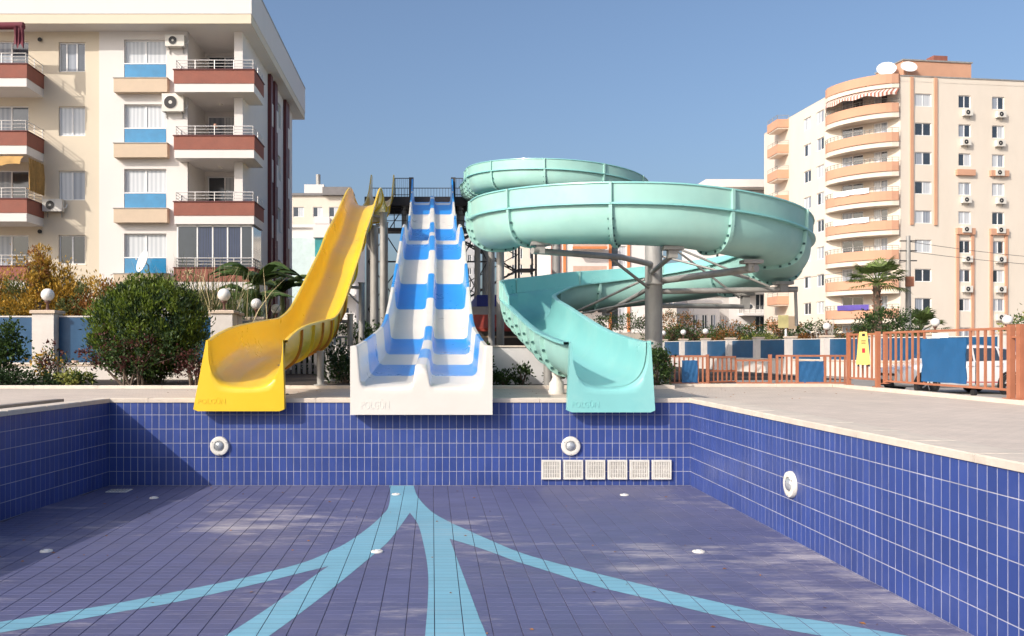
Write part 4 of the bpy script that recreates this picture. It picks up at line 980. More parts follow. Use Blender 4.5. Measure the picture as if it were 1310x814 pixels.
for k in range(-1, 8):
    zt = 26.0-3*k
    if k == -1:
        c_ = curved(RB, 'canopy', 1.6, .5, 28.0, 28.95, m_peach); curved(c_, 'canopy_edge', 1.5, .42, 27.55, 27.999, m_cream); continue
    if zt < 1.5: continue
    b = curved(RB, 'balcony', 1.5, .42, zt-1.45, zt-.95, m_cream)
    o_ = arc_pts(1.6, .5); i_ = arc_pts(1.45, .38)
    m = MB(); m.sweep([[(*p,zt-.95),(*p,zt),(*q,zt),(*q,zt-.95)] for p, q in zip(o_, i_)], closed=True, caps=True, smooth=False); m.build('parapet', m_peach, b)
    railing(b, arc_pts(1.52, .44), zt, zt+.45, 2, 2.0, r=.03, mt=m_galv)
# awning on the top balcony, cloths on some rails
def stripe_mat():
    m = mat('striped_awning_cloth', (0.72,0.62,0.55), rough=0.85); t = m.node_tree; N = t.nodes; L = t.links
    g_ = N.new('ShaderNodeNewGeometry'); mp = N.new('ShaderNodeMapping'); mp.inputs['Rotation'].default_value = (0,0,R(47)); L.new(g_.outputs['Position'], mp.inputs[0])
    w = N.new('ShaderNodeTexWave'); w.inputs['Scale'].default_value = 1.0; L.new(mp.outputs[0], w.inputs[0]); cr = N.new('ShaderNodeValToRGB'); cr.color_ramp.interpolation = 'CONSTANT'
    cr.color_ramp.elements[0].color = (.36,.13,.09,1); cr.color_ramp.elements[1].position = .45; cr.color_ramp.elements[1].color = (.75,.66,.58,1)
    L.new(w.outputs['Fac'], cr.inputs[0]); L.new(cr.outputs[0], N['Principled BSDF'].inputs['Base Color']); return m
aw = thing('striped_awning', 'scalloped striped awning shading the topmost curved balcony', 'awning', (44.5,88.5,26.5))
o_ = arc_pts(1.3, .3); q_ = arc_pts(2.1, 1.0)
m = MB(); m.sweep([[(*p,27.5),(*[(a+b)/2 for a, b in zip(p, q)],27.25),(*q,26.95-.03*math.sin(i)),(*q,26.62+.12*math.sin(i*1.3))] for i, (p, q) in enumerate(zip(o_, q_))]); m.build('cloth', stripe_mat(), aw)
def rail_cloth(label, zt, i0, i1, mt, nm='rail_cloth'):
    t = thing(nm, label, 'cloth', (*arc_pts(1.66,.56)[i0], zt-.1)); a_ = arc_pts(1.66,.56)[i0:i1]
    m = MB(); m.sweep([[(*p,zt+.45),(p[0]-.02,p[1]-.02,zt+.2),(p[0]-.03*math.sin(i*2),p[1]-.03,zt-.1+.04*math.sin(i*1.7))] for i, p in enumerate(a_)]); m.build('cloth', mt, t)
m_purple = mat('violet_cloth', (0.10,0.07,0.33), rough=0.8, var=0.2)
rail_cloth('white sheeting tied along the rail of a curved balcony, upper of two', 17.0, 3, 12, m_upvc); rail_cloth('white sheeting tied along the rail of a curved balcony, lower of two', 14.0, 3, 12, m_upvc)
rail_cloth('violet cloth tied along the lowest curved balcony rail', 5.0, 4, 12, m_purple)
# small balconies on the far left edge of the tower
for k in range(9):
    zt = 28.5-3.0*k
    if zt < 2: continue
    m = MB(); m.box(40.9,42.3,100.5,103.5,zt-1.35,zt-.35); b = m.build('side_balcony', m_peach, RB); m = MB(); m.box(41.0,42.3,100.6,103.4,zt-1.5,zt-1.35); m.build('side_balcony_slab', m_cream, b)
    railing(b, [(42.3,100.55),(40.95,100.55),(40.95,103.4)], zt-.35, zt+.1, 2, 1.4, r=.03, mt=m_galv)
m = MB(); m.fbox(FR, 1.5, 9.3, -6, -1.6, ZT, ZT+2.2); ph_ = m.build('stair_house', m_peach, RB); m = MB(); m.fbox(FR, 1.4, 9.4, -6.1, -1.5, ZT+2.2, ZT+2.35); m.build('stair_house_roof', m_galv, ph_)
m = MB(); m.fbox(FR, 5.2, 6.8, -3.0, -1.9, ZT+2.35, ZT+3.0); m.build('roof_tank', m_brick, ph_)
dish('big white dish on the tower roof beside the stair house', FR.p(0.2,-2.5,ZT+1.4), .95, (-.3,-.8,.5)); dish('second white dish on the tower roof against the stair house', FR.p(1.6,-1.0,ZT+1.2), .8, (-.1,-.8,.55))
for i, (u, k, dz) in enumerate([(6.9,0,-.5),(10.7,0,-.55),(6.7,1,-.55),(10.6,1,-.55),(10.5,2,-.6),(6.75,3,-.5),(10.7,3,-.5),(6.75,4,-.55),(10.65,4,-.55),(6.9,5,-.6),(10.7,5,-.6),(6.9,6,-.7),(10.7,6,-.7),(10.7,7,-.6)]):
    fl_n = ['first','second','third','fourth','fifth','sixth','seventh','eighth'][k]
    col_n = 'outer' if u > 9 else 'inner'
    ac_unit('air conditioner below the %s window from the roof in the %s narrow tower column' % (fl_n, col_n), FR, u, .02, 27.1-3*k-1.32+dz-.35, .95, .66, .38, group='air conditioners on the tower front')

# ---------------- simpler far buildings
def block(label, x0, x1, y0, y1, z0, z1, mt, cols, zs, wh, name='far_building', gl=None, trim=None, roofmt=None, side=True):
    t = thing(name, label, 'building', ((x0+x1)/2,(y0+y1)/2,z0)); Fb = Frame((x0,y0,0),(1,0)); hs = [(a-x0,b-x0,z,z+wh) for z in zs for a, b in cols]
    m = MB(); wall_holes(m, Fb, 0, x1-x0, z0, z1, hs, .15); m.box(x0,x0+.1,y0+.01,y1,z0,z1); m.box(x1-.1,x1,y0+.01,y1,z0,z1); m.box(x0,x1,y1-.1,y1,z0,z1); m.build('wall', mt, t)
    for i, h in enumerate(hs): window(t, Fb, *h, glass=(gl or gsel)[(i*5+2) % len(gl or gsel)], fr=.08)
    m = MB(); m.box(x0-.3,x1+.3,y0-.3,y1+.3,z1,z1+.35); m.build('roof', roofmt or mt, t)
    return t, Fb
m_orange = mat('orange_trim', (0.62,0.22,0.08), rough=0.85)
# terrace the middle-distance houses stand on
m = MB(); m.box(6,38,70,140,-.4,2.2); tag(m.build('terrace', mat('terrace_stone', (0.5,0.44,0.36), rough=0.9, var=0.2)), kind='structure')
cb_, Fb = block('white apartment building with orange trimmed balconies seen below the big turquoise coil', 12.5,24.5,90,102,2.6,12.9,m_white,
            [(19.0,20.6),(22.6,23.8)], [3.4,6.6,9.6], 2.2, gl=[[m_glass,m_cur_w],[m_cur_w,m_glass]], roofmt=m_orange)
for z in (5.6,8.7,11.7):
    m = MB(); m.box(14.8,18.2,88.7,90,z-.3,z-.1); b = m.build('balcony', m_white, cb_); m = MB(); m.box(14.75,18.25,88.6,88.75,z-.1,z+.85); m.build('balcony_front', mat('salmon_panel',(0.55,0.38,0.30),rough=0.8), b); m = MB(); m.box(14.7,18.3,88.55,88.8,z-.35,z-.1); m.build('balcony_trim', m_orange, b)
for x in (13.0,13.9,18.75,20.7):
    m = MB(); m.box(x,x+.28,89.85,90,2.7,12.8); m.build('pilaster', m_orange, cb_)
for x in (12.62,13.4): m = MB(); m.box(x,x+.25,89.9,90,2.7,12.7); m.build('pilaster', m_brick, cb_)
block('pale distant tower with paired dark windows behind the slim steel column', 13.5,19.5,152,165,0,20.5,m_cream,[(14.3,15.1),(15.4,16.2),(17.5,18.2)],[2.5+2.9*k for k in range(6)],1.9, gl=[[m_glass,m_glass]])
block('very distant grey tower block behind the start tower stairs', 4.5,10.5,190,200,0,27,mat('hazy_grey',(0.45,0.45,0.46),rough=0.9),[(5,5.8),(6.5,7.3),(8,8.8),(9.3,10)],[3+2.9*k for k in range(8)],1.5, gl=[[m_glass,m_glass]])
# white villa block on the right
vb, Fv = block('white villa block with deep balconies partly hidden behind the cream tower', 36.5,48.5,114,124,2,22.2,m_white,[(43.5,44.7)],[3.2+2.95*k for k in range(6)],2.1, gl=[[m_glass,m_glass]])
for k in range(6):
    z = 5.8+2.95*k; m = MB(); m.box(41.2,47.5,112.2,114,z-.5,z-.15); b = m.build('balcony', m_white, vb); railing(b, [(41.3,113.9),(41.3,112.3),(47.4,112.3)], z-.15, z+.75, 4, .8, r=.03, mt=m_galv)
m = MB(); m.prism([(36,111.5),(49,111.5),(49,125),(36,125)], 22.2, 23.2); m.build('roof_slab', m_white, vb)
for x in (38.2,39.6):
    m = MB(); m.box(x,x+.25,113.93,114.05,8,16); m.build('slot_window', m_glass, vb)
# low white houses on the slope between the column and the villa
hl_specs = [(30.0,33.6,99,104,2.6,6.2,'small white house with a shaded porch behind the blue fence'),(34.0,36.4,104,110,2.6,7.4,'narrow pale grey townhouse next to the villa block'),(44.0,49.0,160,168,8,13.5,'cream hillside house with a flat roof above the small white house'),(52.5,57.5,170,178,8,15.5,'white hillside house above the narrow townhouse'),(47.5,51.5,190,196,10,20.5,'grey hillside house high between the coils and the villa')]
for i, (x0,x1,y0,y1,z0,z1,lb) in enumerate(hl_specs):
    w_ = (x1-x0)
    block(lb, x0,x1,y0,y1,0,z1,[m_white,mat('pale_grey_render',(0.55,0.53,0.50),rough=.9),m_cream,m_white,mat('hazy_grey',(0.45,0.45,0.46))][i],[(x0+w_*.12,x0+w_*.3),(x0+w_*.42,x0+w_*.6),(x0+w_*.7,x0+w_*.88)],[z for z in (z0+.6,z0+3.4,z0+6.2) if z+1.8 < z1],1.7,gl=[[m_glass,m_cur_g],[m_glass,m_glass]], name='far_house')
# pale block behind the yellow slide, left
gb, Fg = block('white block with turquoise glazed balconies behind the yellow slide', -18.5,-8.6,96,108,0,14.6,m_white,[(-12.3,-9.4)],[1.2,4.4,7.6],1.2, gl=[[m_glass]])
m_aqua = mat('turquoise_glass', (0.05,0.30,0.30), rough=0.1, var=0.3, scale=1, coat=1); m_aquaw = mat('pale_aqua_render', (0.52,0.63,0.62), rough=0.85)
m = MB(); m.box(-13.2,-8.5,93.6,96,13.2,14.6); m.build('roof_fascia', m_white, gb)
m = MB(); m.box(-18.5,-13.2,95.6,96,0,13.4); m.build('side_wall', m_aquaw, gb)
for k, z in enumerate((10.3,7.2,4.1)):
    m = MB(); m.box(-13.3,-8.6,93.6,96,z-.4,z-.2); b = m.build('balcony', m_white, gb); m = MB(); m.box(-13.35,-8.55,93.5,93.65,z-.45,z+.75); m.build('balcony_front', m_white, b)
    if k == 0: m = MB(); m.box(-13.0,-8.6,93.9,93.95,z+.75,z+2.9); m.build('glazing', m_aqua, b)
hb, Fh = block('cream penthouse roofs of a farther block behind the yellow slide', -22,-13.0,128,140,0,24.0,m_cream,[(-21,-19.4),(-18,-16.6),(-15.6,-14)],[14.5,17.6,20.8],1.5, gl=[[m_glass,m_cur_w]], roofmt=mat('slate_roof',(0.20,0.19,0.19),rough=.8))
m = MB(); m.box(-19.5,-16.5,129,133,24.3,25.9); m.build('roof_hut', m_white, hb); m = MB(); m.tube([(-17.5,130,25.9),(-17.5,130,27.6)], .35, 10); m.build('water_heater', m_galv, hb)
for x in (-17.6,-14.6): m = MB(); m.box(x,x+2.2,126.8,128,19.6,20.6); m.build('balcony', m_white, hb)
m = MB(); m.prism([(-16.5,127.2),(-12.2,127.2),(-12.2,134),(-16.5,134)],24.0,25.2); m.build('roof_hip', mat('slate_roof',(0.20,0.19,0.19)), hb)

# ---------------- poolside cafe behind the slides
cf = thing('cafe_pavilion', 'open poolside cafe with a blue flat canopy and red awnings, in shade', 'building', (3.2,33,0))
m_navy = mat('navy_canopy', (0.02,0.03,0.20), rough=0.6); m_redaw = mat('red_awning', (0.36,0.05,0.03), rough=0.8, var=0.2); m_tan = mat('tan_board', (0.40,0.30,0.20), rough=0.9)
m = MB(); m.box(1.9,6.2,36.0,42,2.72,3.2); m.build('blue_canopy', m_navy, cf)
m = MB(); m.box(1.6,6.2,35.9,42,2.3,2.7); m.build('fascia', mat('grey_fascia',(0.30,0.28,0.27)), cf)
m = MB(); m.box(1.2,6.2,41.8,42,0,2.3); m.build('rear_wall', m_dsteel, cf)
m = MB(); m.sweep([[(x,35.6,2.35),(x,34.2,2.0),(x,33.2,1.72),(x,33.2,1.60)] for x in (1.3,2.2,3.1,4.2,6.2)]); m.build('red_awning', m_redaw, cf)
m = MB(); m.box(1.2,6.2,33.3,33.38,1.34,1.42); m.build('beam', m_tan, cf)
for x in (1.25,3.6,6.1): m = MB(); m.box(x,x+.1,33.3,33.4,0,1.7); m.build('post', m_galv, cf)
m = MB(); m.box(2.6,6.2,31.0,31.1,.5,1.0); m.build('counter_front', mat('red_counter',(0.30,0.025,0.015)), cf)
oc = thing('orange_chair', 'orange plastic tub chair by the cafe, behind the low wall', 'chair', (1.75,29.5,.03)); m_opl = mat('orange_plastic',(0.75,0.09,0.02),rough=.4)
m = MB(); m.sweep([[(1.5,29.25,.5),(1.98,29.25,.5)],[(1.5,29.7,.48),(1.98,29.7,.48)],[(1.46,29.8,1.12),(2.02,29.8,1.12)],[(1.46,29.84,1.1),(2.02,29.84,1.1)],[(1.5,29.74,.44),(1.98,29.74,.44)],[(1.5,29.25,.46),(1.98,29.25,.46)]]); m.build('shell', m_opl, oc)
for x in (1.46,1.97):
    m = MB(); m.box(x,x+.05,29.25,29.8,.5,.95); m.build('arm', m_opl, oc)
    for y in (29.27,29.7): m = MB(); m.tube([(x+.03,y,.03),(x+.03,y,.5)], .022, 6); m.build('leg', m_opl, oc)
lw_ = thing('low_wall', 'low plain white garden wall between the white and turquoise slides', 'wall', (2.4,21.4,0))
m = MB(); m.box(0.95,4.4,21.2,21.4,0.0,0.96); m.build('face', mat('white_wall_paint',(0.66,0.65,0.64),rough=.8,var=.08,dirt=.2,dirtcol=(.4,.38,.36)), lw_); m = MB(); m.box(0.92,4.43,21.17,21.43,.96,1.0); m.build('cap', m_kerb, lw_)
fl_l = thing('flood_lamp', 'small black flood lamp fixed below the turquoise slide', 'lamp', (2.48,20.4,.85))
m = MB(); m.lathe([(0,-.06),(.085,-.06),(.10,-.03),(.085,.06),(.05,.10),(0,.11)], 14, c=(2.42,20.3,.98), axis='Y'); m.build('head', m_black, fl_l); m = MB(); m.tube([(2.42,20.4,.98),(2.62,20.6,1.0)], .02, 6); m.build('arm', m_galv, fl_l)
# ================================================================== blue panel fences with piers and globe lamps
def globe_lamp(label, x, y, z, s=1.0, group='globe lamps on the fence piers'):
    t = thing('globe_lamp', label, 'lamp', (x,y,z), group)
    m = MB(); m.lathe([(0,0),(.10*s,0),(.10*s,.02*s),(.045*s,.05*s),(.035*s,.18*s),(.06*s,.22*s),(.09*s,.25*s),(.09*s,.28*s),(0,.28*s)], 14, c=(x,y,z)); m.build('stem', m_brown, t)
    m = MB(); r = .185*s; m.lathe([(max(.001, r*math.sin(math.pi*k/12)), .27*s+r-r*math.cos(math.pi*k/12)) for k in range(13)], 20, c=(x,y,z)); m.build('globe', m_globe, t)
    return t
def fence_run(label, piers, z0, ztop, pw_, wallh, lamps, cap=True, bars=True):
    t = thing('panel_fence', label, 'fence', (*piers[0], z0))
    for (x, y) in piers:
        m = MB(); m.bbox(x-pw_/2,x+pw_/2,y-pw_/2,y+pw_/2,z0,ztop,.01); p = m.build('pier', m_pier, t)
        if cap: m = MB(); m.bbox(x-pw_/2-.05,x+pw_/2+.05,y-pw_/2-.05,y+pw_/2+.05,ztop,ztop+.09,.02); m.build('pier_cap', m_cap, p)
    for (a, b) in zip(piers, piers[1:]):
        a = Vector((*a,0)); b = Vector((*b,0)); d = (b-a); L_ = d.length; Fp = Frame(a, d.normalized().xy)
        u0, u1 = pw_/2, L_-pw_/2
        m = MB(); m.fbox(Fp, u0-.01, u1+.01, -.1, .1, z0, z0+wallh); m.build('plinth', m_pier, t)
        m = MB(); m.fbox(Fp, u0-.01, u1+.01, -.12, .12, z0+wallh, z0+wallh+.05); m.build('plinth_cap', m_cap, t)
        m = MB(); m.fbox(Fp, u0+.02, u1-.02, -.015, .015, z0+wallh+.08, ztop-.10); pn = m.build('panel', m_bluep, t)
        if bars:
            fr = MB()
            for z in (z0+wallh+.06, ztop-.10): fr.fbox(Fp, u0, u1, -.03, .03, z, z+.04)
            fr.build('panel_frame', m_pier, pn)
    for (i, lb) in lamps: globe_lamp(lb, *piers[i], ztop+(.09 if cap else 0))
    return t
fence_run('blue panel garden fence with white piers behind the round bush', [(-17.4,24.5),(-14.2,24.5),(-11.12,24.5),(-8.55,24.5),(-6.02,24.5)], 0.0, 1.93, .62, .42,
          [(2,'globe lamp on the fence pier in front of the yellow autumn shrub'),(4,'globe lamp on the corner fence pier in front of the reeds')])
fence_run('blue panel garden fence running back behind the yellow slide', [(-5.98,25.2),(-6.0,28.9),(-6.0,32.5),(-6.0,36.2),(-6.0,40)], 0.0, 1.90, .55, .42,
          [(1,'globe lamp on the first pier back from the fence corner'),(2,'globe lamp just above the edge of the yellow slide'),(3,'globe lamp behind the yellow slide')])
rp = [(16.35,64.4)]; Y = 61.6
while len(rp) < 8: rp.append((16.8+(61.6-Y)*.169, Y)); Y -= 3.12
rp += [(20.75,39.5),(21.6,36.4),(22.6,33.3),(23.4,30.2),(24.2,27.1)]
fence_run('long blue panel boundary fence with white piers beyond the brown railing', rp, -.45, 1.50, .46, .72,
          [(1,'small globe lamp on the far boundary fence close to the thick column'),(2,'small globe lamp on the boundary fence before the reddish flowers'),(3,'small globe lamp on the boundary fence below the small white house'),
           (7,'globe lamp on the boundary fence left of the clipped green shrub'),(9,'globe lamp on the boundary fence at the foot of the tall palm'),(10,'globe lamp on the boundary fence before the low palm'),(11,'globe lamp on the boundary fence above the white car')])

# ================================================================== copper brown railing and gates on the deck edge
KY = 20.5
def picket_section(t, F, u0, u1, z0, z1, step, w=.035, rails=(0.03, -0.03), skip=()):
    m = MB(); m.fbox(F, u0, u1, -.02, .02, z1-.045, z1); m.build('top_rail', m_copper, t)
    m = MB(); m.fbox(F, u0, u1, -.018, .018, z0, z0+.04); m.build('bottom_rail', m_copper, t)
    n = max(1, round((u1-u0)/step))
    for k in range(n+1):
        u = u0+(u1-u0)*k/n
        if any(a < u < b for a, b in skip): continue
        m = MB(); m.fbox(F, u-w/2, u+w/2, -.015, .015, z0+.04, z1-.045); m.build('picket', m_copper, t)
def post(t, F, u, z1, w=.08, z0=0.0, n=0):
    m = MB(); m.fbox(F, u-w/2, u+w/2, n-w/2, n+w/2, z0, z1); p = m.build('post', m_copper, t)
    m = MB(); m.fbox(F, u-w, u+w, n-w, n+w, z0, z0+.015); m.build('foot_plate', m_copper, p)
def sheet(t, F, u0, u1, z0, z1, n, name='blue_sheet', mt=None):
    rows = []
    for j in range(9):
        v = j/8; rows.append([Vector(F.p(u0+(u1-u0)*i/12, n+.010*math.sin(i*1.9+j)+.006*math.sin(j*2.3+i*.7), z1+(z0-z1)*v-.004*math.sin(i*1.3)*(1 if j in (0, 8) else 0))) for i in range(13)])
    back = [[p-F.N*.012 for p in row] for row in rows[::-1]]
    m = MB(); m.sweep(rows+back, smooth=True); return m.build(name, mt or m_bluet, t)
FK = Frame((0, KY, 0), (1, 0)); base = .075
def kx(px): return (px-553)*KY/1084
r1 = thing('picket_railing', 'low brown railing with a blue sheet, next to the dark shrub and open gate', 'railing', (kx(870),KY,base))
picket_section(r1, FK, kx(851), kx(905), base, .76, .115); post(r1, FK, kx(851), .80, .06, base); post(r1, FK, kx(905), .78, .06, base)
sheet(r1, FK, kx(872), kx(892), .10, .64, .035)
g1 = thing('open_gate', 'open low copper brown gate leaf swung inwards over the deck kerb', 'gate', (kx(908),KY+.1,base))
FG = Frame((kx(908),KY+.06,0), (1,.35)); picket_section(g1, FG, 0, .78, base+.02, .74, .13, .03)
m = MB(); m.fbox(FG, 0, .78, -.015, .015, .36, .40); m.build('mid_rail', m_copper, g1)
r2 = thing('picket_railing', 'low brown railing with wide-set pickets between the open gate and thick post', 'railing', (kx(960),KY,base))
picket_section(r2, FK, kx(942), kx(984), base, .66, .165, .03); post(r2, FK, kx(985), .78, .07, base)
r3 = thing('picket_railing', 'low copper brown railing framing the larger blue sheet, ending at the tall gate', 'railing', (kx(1040),KY,base))
picket_section(r3, FK, kx(994), kx(1087), base, .77, .115, .035, skip=((kx(1021),kx(1054)),)); post(r3, FK, kx(994), .77, .05, base); post(r3, FK, kx(1020), .77, .05, base); post(r3, FK, kx(1055), .77, .05, base)
sheet(r3, FK, kx(1021), kx(1054), .09, .62, .01)
# tall railing and sliding gate along the parking side
GX = 9.78; FT = Frame((GX, 20.4, 0), (0, -1))      # u runs towards the viewer; N faces the pool
r4 = thing('tall_railing', 'tall copper brown railing beside the yellow warning sign', 'railing', (GX,19.6,base))
picket_section(r4, FT, .55, 1.75, .22, 1.27, .2, .04); post(r4, FT, .50, 1.30, .08, base); post(r4, FT, 1.80, 1.30, .085, base)
g2 = thing('sliding_gate', 'tall brown sliding gate with a large square blue sheet before the white car', 'gate', (GX,16.5,base))
FT2 = Frame((GX+.06, 20.4, 0), (0, -1))
picket_section(g2, FT2, 2.0, 5.95, .20, 1.29, .204, .045, skip=((3.5,4.75),)); post(g2, FT2, 2.0, 1.29, .075, .16)
sheet(g2, FT2, 3.42, 4.83, .27, 1.12, .035, mt=m_bluet)
m = MB(); m.fbox(FT2, 3.75, 4.25, .0, .02, 1.13, 1.22); m.build('white_tag', m_upvc, g2)
for u in (3.2, 5.0):
    m = MB(); c_ = FT2.p(u, 0, .12); m.lathe([(0,-.03),(.06,-.03),(.06,.03),(0,.03)], 14, c=c_, axis='X'); m.build('roller', m_black, g2)
r5 = thing('gate_guide', 'pair of thick copper brown guide posts at the end of the sliding gate', 'gate post', (GX,14.2,base))
post(r5, FT, 6.08, 1.33, .09, base); post(r5, FT, 6.32, 1.33, .10, base)
m = MB(); m.fbox(FT, 6.04, 6.36, -.02, .02, 1.10, 1.13); m.build('bridge', m_copper, r5)
r6 = thing('tall_railing', 'tall copper brown railing continuing beyond the gate guide posts', 'railing', (GX,13,base))
picket_section(r6, FT, 6.45, 9.5, .22, 1.27, .2, .045)
# yellow warning sign hung over the railing
sg_ = thing('floor_sign', 'yellow folding floor warning sign hooked on the tall brown railing', 'sign', (GX-.06,19.05,.55))
m_sy = mat('sign_yellow', (0.80,0.62,0.16), rough=0.5, var=0.06)
FSg = Frame((GX-.07, 19.05, 0), (.93,-.37)); uc = -.02
def sign_leaf(n):
    m = MB(); o = [(-.135,.0),(-.135,.05),(-.085,.62),(-.07,.74),(.07,.74),(.085,.62),(.135,.05),(.135,0.0)]
    fr_ = [Vector(FSg.p(uc+x, n+.03*(1-z/.74), .56+z)) for x, z in o]; bk = [p-FSg.N*.015 for p in fr_]
    m.add(fr_+bk, [tuple(range(8)), tuple(range(8,16))[::-1]]+[(i,(i+1)%8,8+(i+1)%8,8+i) for i in range(8)]); return m
sign_leaf(.05).build('front_leaf', m_sy, sg_); sign_leaf(-.09).build('rear_leaf', m_sy, sg_)
m = MB(); m.fbox(FSg, uc-.03, uc+.03, .05, .058, 1.20, 1.26); m.build('grip_slot', m_black, sg_)
for k in range(3): m = MB(); m.fbox(FSg, uc-.045, uc+.045, .062, .068, 1.10-k*.035, 1.112-k*.035); m.build('print_line', m_dsteel, sg_)
m = MB(); m.fbox(FSg, uc-.03, uc+.03, .072, .078, .83, .93); m.build('print_mark', m_redc, sg_)
for s_ in (-.12,.09): m = MB(); m.fbox(FSg, uc+s_, uc+s_+.035, .03, .09, .52, .57); m.build('foot', m_black, sg_)

# ================================================================== white hatchback parked behind the gate
def build_car():
    t = thing('parked_car', 'white hatchback with a thin red side stripe parked behind the sliding gate', 'car', (15.9,26.2,-.45))
    m_paint = mat('white_car_paint', (0.74,0.73,0.72), rough=0.25, var=0.03, coat=1); m_tyre = mat('tyre_rubber', (0.02,0.02,0.02), rough=0.9); m_rim = mat('alloy', (0.5,0.5,0.5), rough=0.3, metal=0.8)
    m_red = mat('red_stripe', (0.5,0.02,0.04), rough=0.4); m_lamp = mat('lamp_glass', (0.55,0.57,0.6), rough=0.1, coat=1)
    X0, YN_, YF_, Z = 13.95, 25.25, 27.0, -.45
    # body sections along x: (x, half-width, sill z, belt z, roof z or None, roof half-width)
    st = [(0.00,.62,.30,.60,.66,.58),(.10,.78,.20,.66,.74,.72),(.45,.86,.18,.78,.88,.78),(.95,.875,.18,.88,.97,.80),(1.20,.88,.18,.92,1.04,.78),(1.75,.88,.18,.95,1.40,.64),(2.10,.88,.18,.96,1.48,.63),(2.8,.88,.18,.98,1.49,.63),(3.4,.875,.20,1.00,1.43,.61),(3.8,.86,.24,1.02,1.22,.64),(3.98,.80,.30,.98,1.02,.70),(4.05,.72,.36,.70,.72,.66)]
    yc = (YN_+YF_)/2; secs = []
    for x, hw, zs, zb_, zr, rw in st:
        half = [(hw-.06,zs),(hw-.005,zs+.10),(hw,(zs+zb_)/2),(hw-.02,zb_),(rw+.03,max(zb_+.01,zr-.06)),(rw-.05,zr),(0,zr+.015)]
        ring = [(a,b) for a, b in half]+[(-a,b) for a, b in half[::-1][1:]]
        secs.append([Vector((X0+x, yc-a, Z+b)) for a, b in ring])
    m = MB(); m.sweep(secs, closed=True, caps=True); bd = m.build('body', m_paint, t, sharp=28)
    sd = bd.modifiers.new('sub','SUBSURF'); sd.levels = 1; sd.render_levels = 1
    def side_win(pts, nm):
        for sg in (-1, 1):
            m = MB(); vs_ = [Vector((X0+x, yc-sg*(y), Z+z)) for x, y, z in pts]; n = len(vs_); off = Vector((0,-sg*.02,.0))
            m.add([v+off for v in vs_], [tuple(range(n))]); m.build(nm, m_glass, t)
    side_win([(1.62,.815,1.0),(2.20,.82,1.0),(2.20,.70,1.38),(1.85,.70,1.35)], 'side_window'); side_win([(2.26,.82,1.0),(3.0,.82,1.02),(2.95,.70,1.39),(2.26,.70,1.39)], 'side_window'); side_win([(3.06,.82,1.03),(3.6,.80,1.08),(3.35,.70,1.34),(3.02,.70,1.38)], 'side_window')
    m = MB(); m.add([(X0+1.19,yc-.70,Z+1.07),(X0+1.19,yc+.70,Z+1.07),(X0+1.66,yc+.60,Z+1.40),(X0+1.66,yc-.60,Z+1.40)], [(0,1,2,3)]); m.build('windscreen', m_glass, t)
    m = MB(); m.box(X0-.02,X0+.05,yc-.45,yc+.45,Z+.24,Z+.42); m.build('lower_grille', m_black, t); m = MB(); m.box(X0-.0,X0+.05,yc-.55,yc+.55,Z+.55,Z+.62); m.build('upper_grille', m_black, t)
    for sg in (-1, 1):
        m = MB(); m.lathe([(0.001,0),(.10,.02),(.14,.08),(.12,.16)], 12, c=(X0+.06,yc+sg*.62,Z+.66), axis='X'); m.build('headlight', m_lamp, t)
        m = MB(); m.box(X0+1.42,X0+1.60,yc+sg*.88-.08,yc+sg*.88+.08,Z+1.0,Z+1.12); m.build('wing_mirror', m_paint, t)
        m = MB(); m.box(X0+3.92,X0+4.03,yc+sg*.66-.1,yc+sg*.66+.1,Z+.82,Z+1.0); m.build('tail_light', m_red, t)
        m = MB(); m.box(X0+1.25,X0+2.95,yc+sg*.868-.012,yc+sg*.868+.012,Z+.36,Z+.385); m.build('side_stripe', m_red, t)
        for x in (.80, 3.28):
            y = yc+sg*.80; m = MB(); m.lathe([(.20,-.10),(.29,-.10),(.315,-.07),(.315,.07),(.29,.10),(.20,.10)], 24, c=(X0+x,y,Z+.315), axis='Y'); w = m.build('wheel', m_tyre, t)
            m = MB(); m.lathe([(.205,-.085),(.19,-.095),(.175,-.06),(.03,-.07),(0.001,-.07)], 20, c=(X0+x,y,Z+.315), axis='Y')
            m.lathe([(.205,.085),(.19,.095),(.175,.06),(.03,.07),(0.001,.07)], 20, c=(X0+x,y,Z+.315), axis='Y'); rm_ = m.build('rim', m_black, w)
            for k in range(5):
                a = 2*math.pi*k/5; m = MB(); yy = y+sg*.088
                m.tube([(X0+x,yy,Z+.315),(X0+x+.19*math.cos(a),yy,Z+.315+.19*math.sin(a))], .022, 5); m.build('spoke', m_rim, w)
            m = MB(); m.lathe([(.315,-.03),(.38,-.03),(.38,.03),(.315,.03)], 24, c=(X0+x,y+sg*.065,Z+.33), axis='Y'); m.build('wheel_arch', m_black, t)
    for x in (2.23, 3.03): m = MB(); m.box(X0+x,X0+x+.012,yc-.889,yc-.875,Z+.3,Z+.98); m.build('door_gap', m_black, t)
    for x in (2.0, 2.82): m = MB(); m.box(X0+x,X0+x+.16,yc-.905,yc-.88,Z+.86,Z+.89); m.build('door_handle', m_paint, t)
    return t
build_car()
# small sign on a pole inside the far corner
sp = thing('pole_sign', 'slim pole with two small yellow and brown boards by the boundary fence', 'sign', (19.4,46.5,-.45))
m = MB(); m.tube([(19.4,46.5,-.45),(19.4,46.5,2.6)], .06, 8); m.build('pole', m_upvc, sp); m = MB(); m.box(18.95,19.5,46.38,46.44,2.05,2.75); m.build('yellow_board', mat('faded_yellow_board',(0.50,0.44,0.20),rough=.7,var=.2), sp); m = MB(); m.box(19.5,19.95,46.38,46.44,2.0,2.7); m.build('brown_board', m_tan, sp)
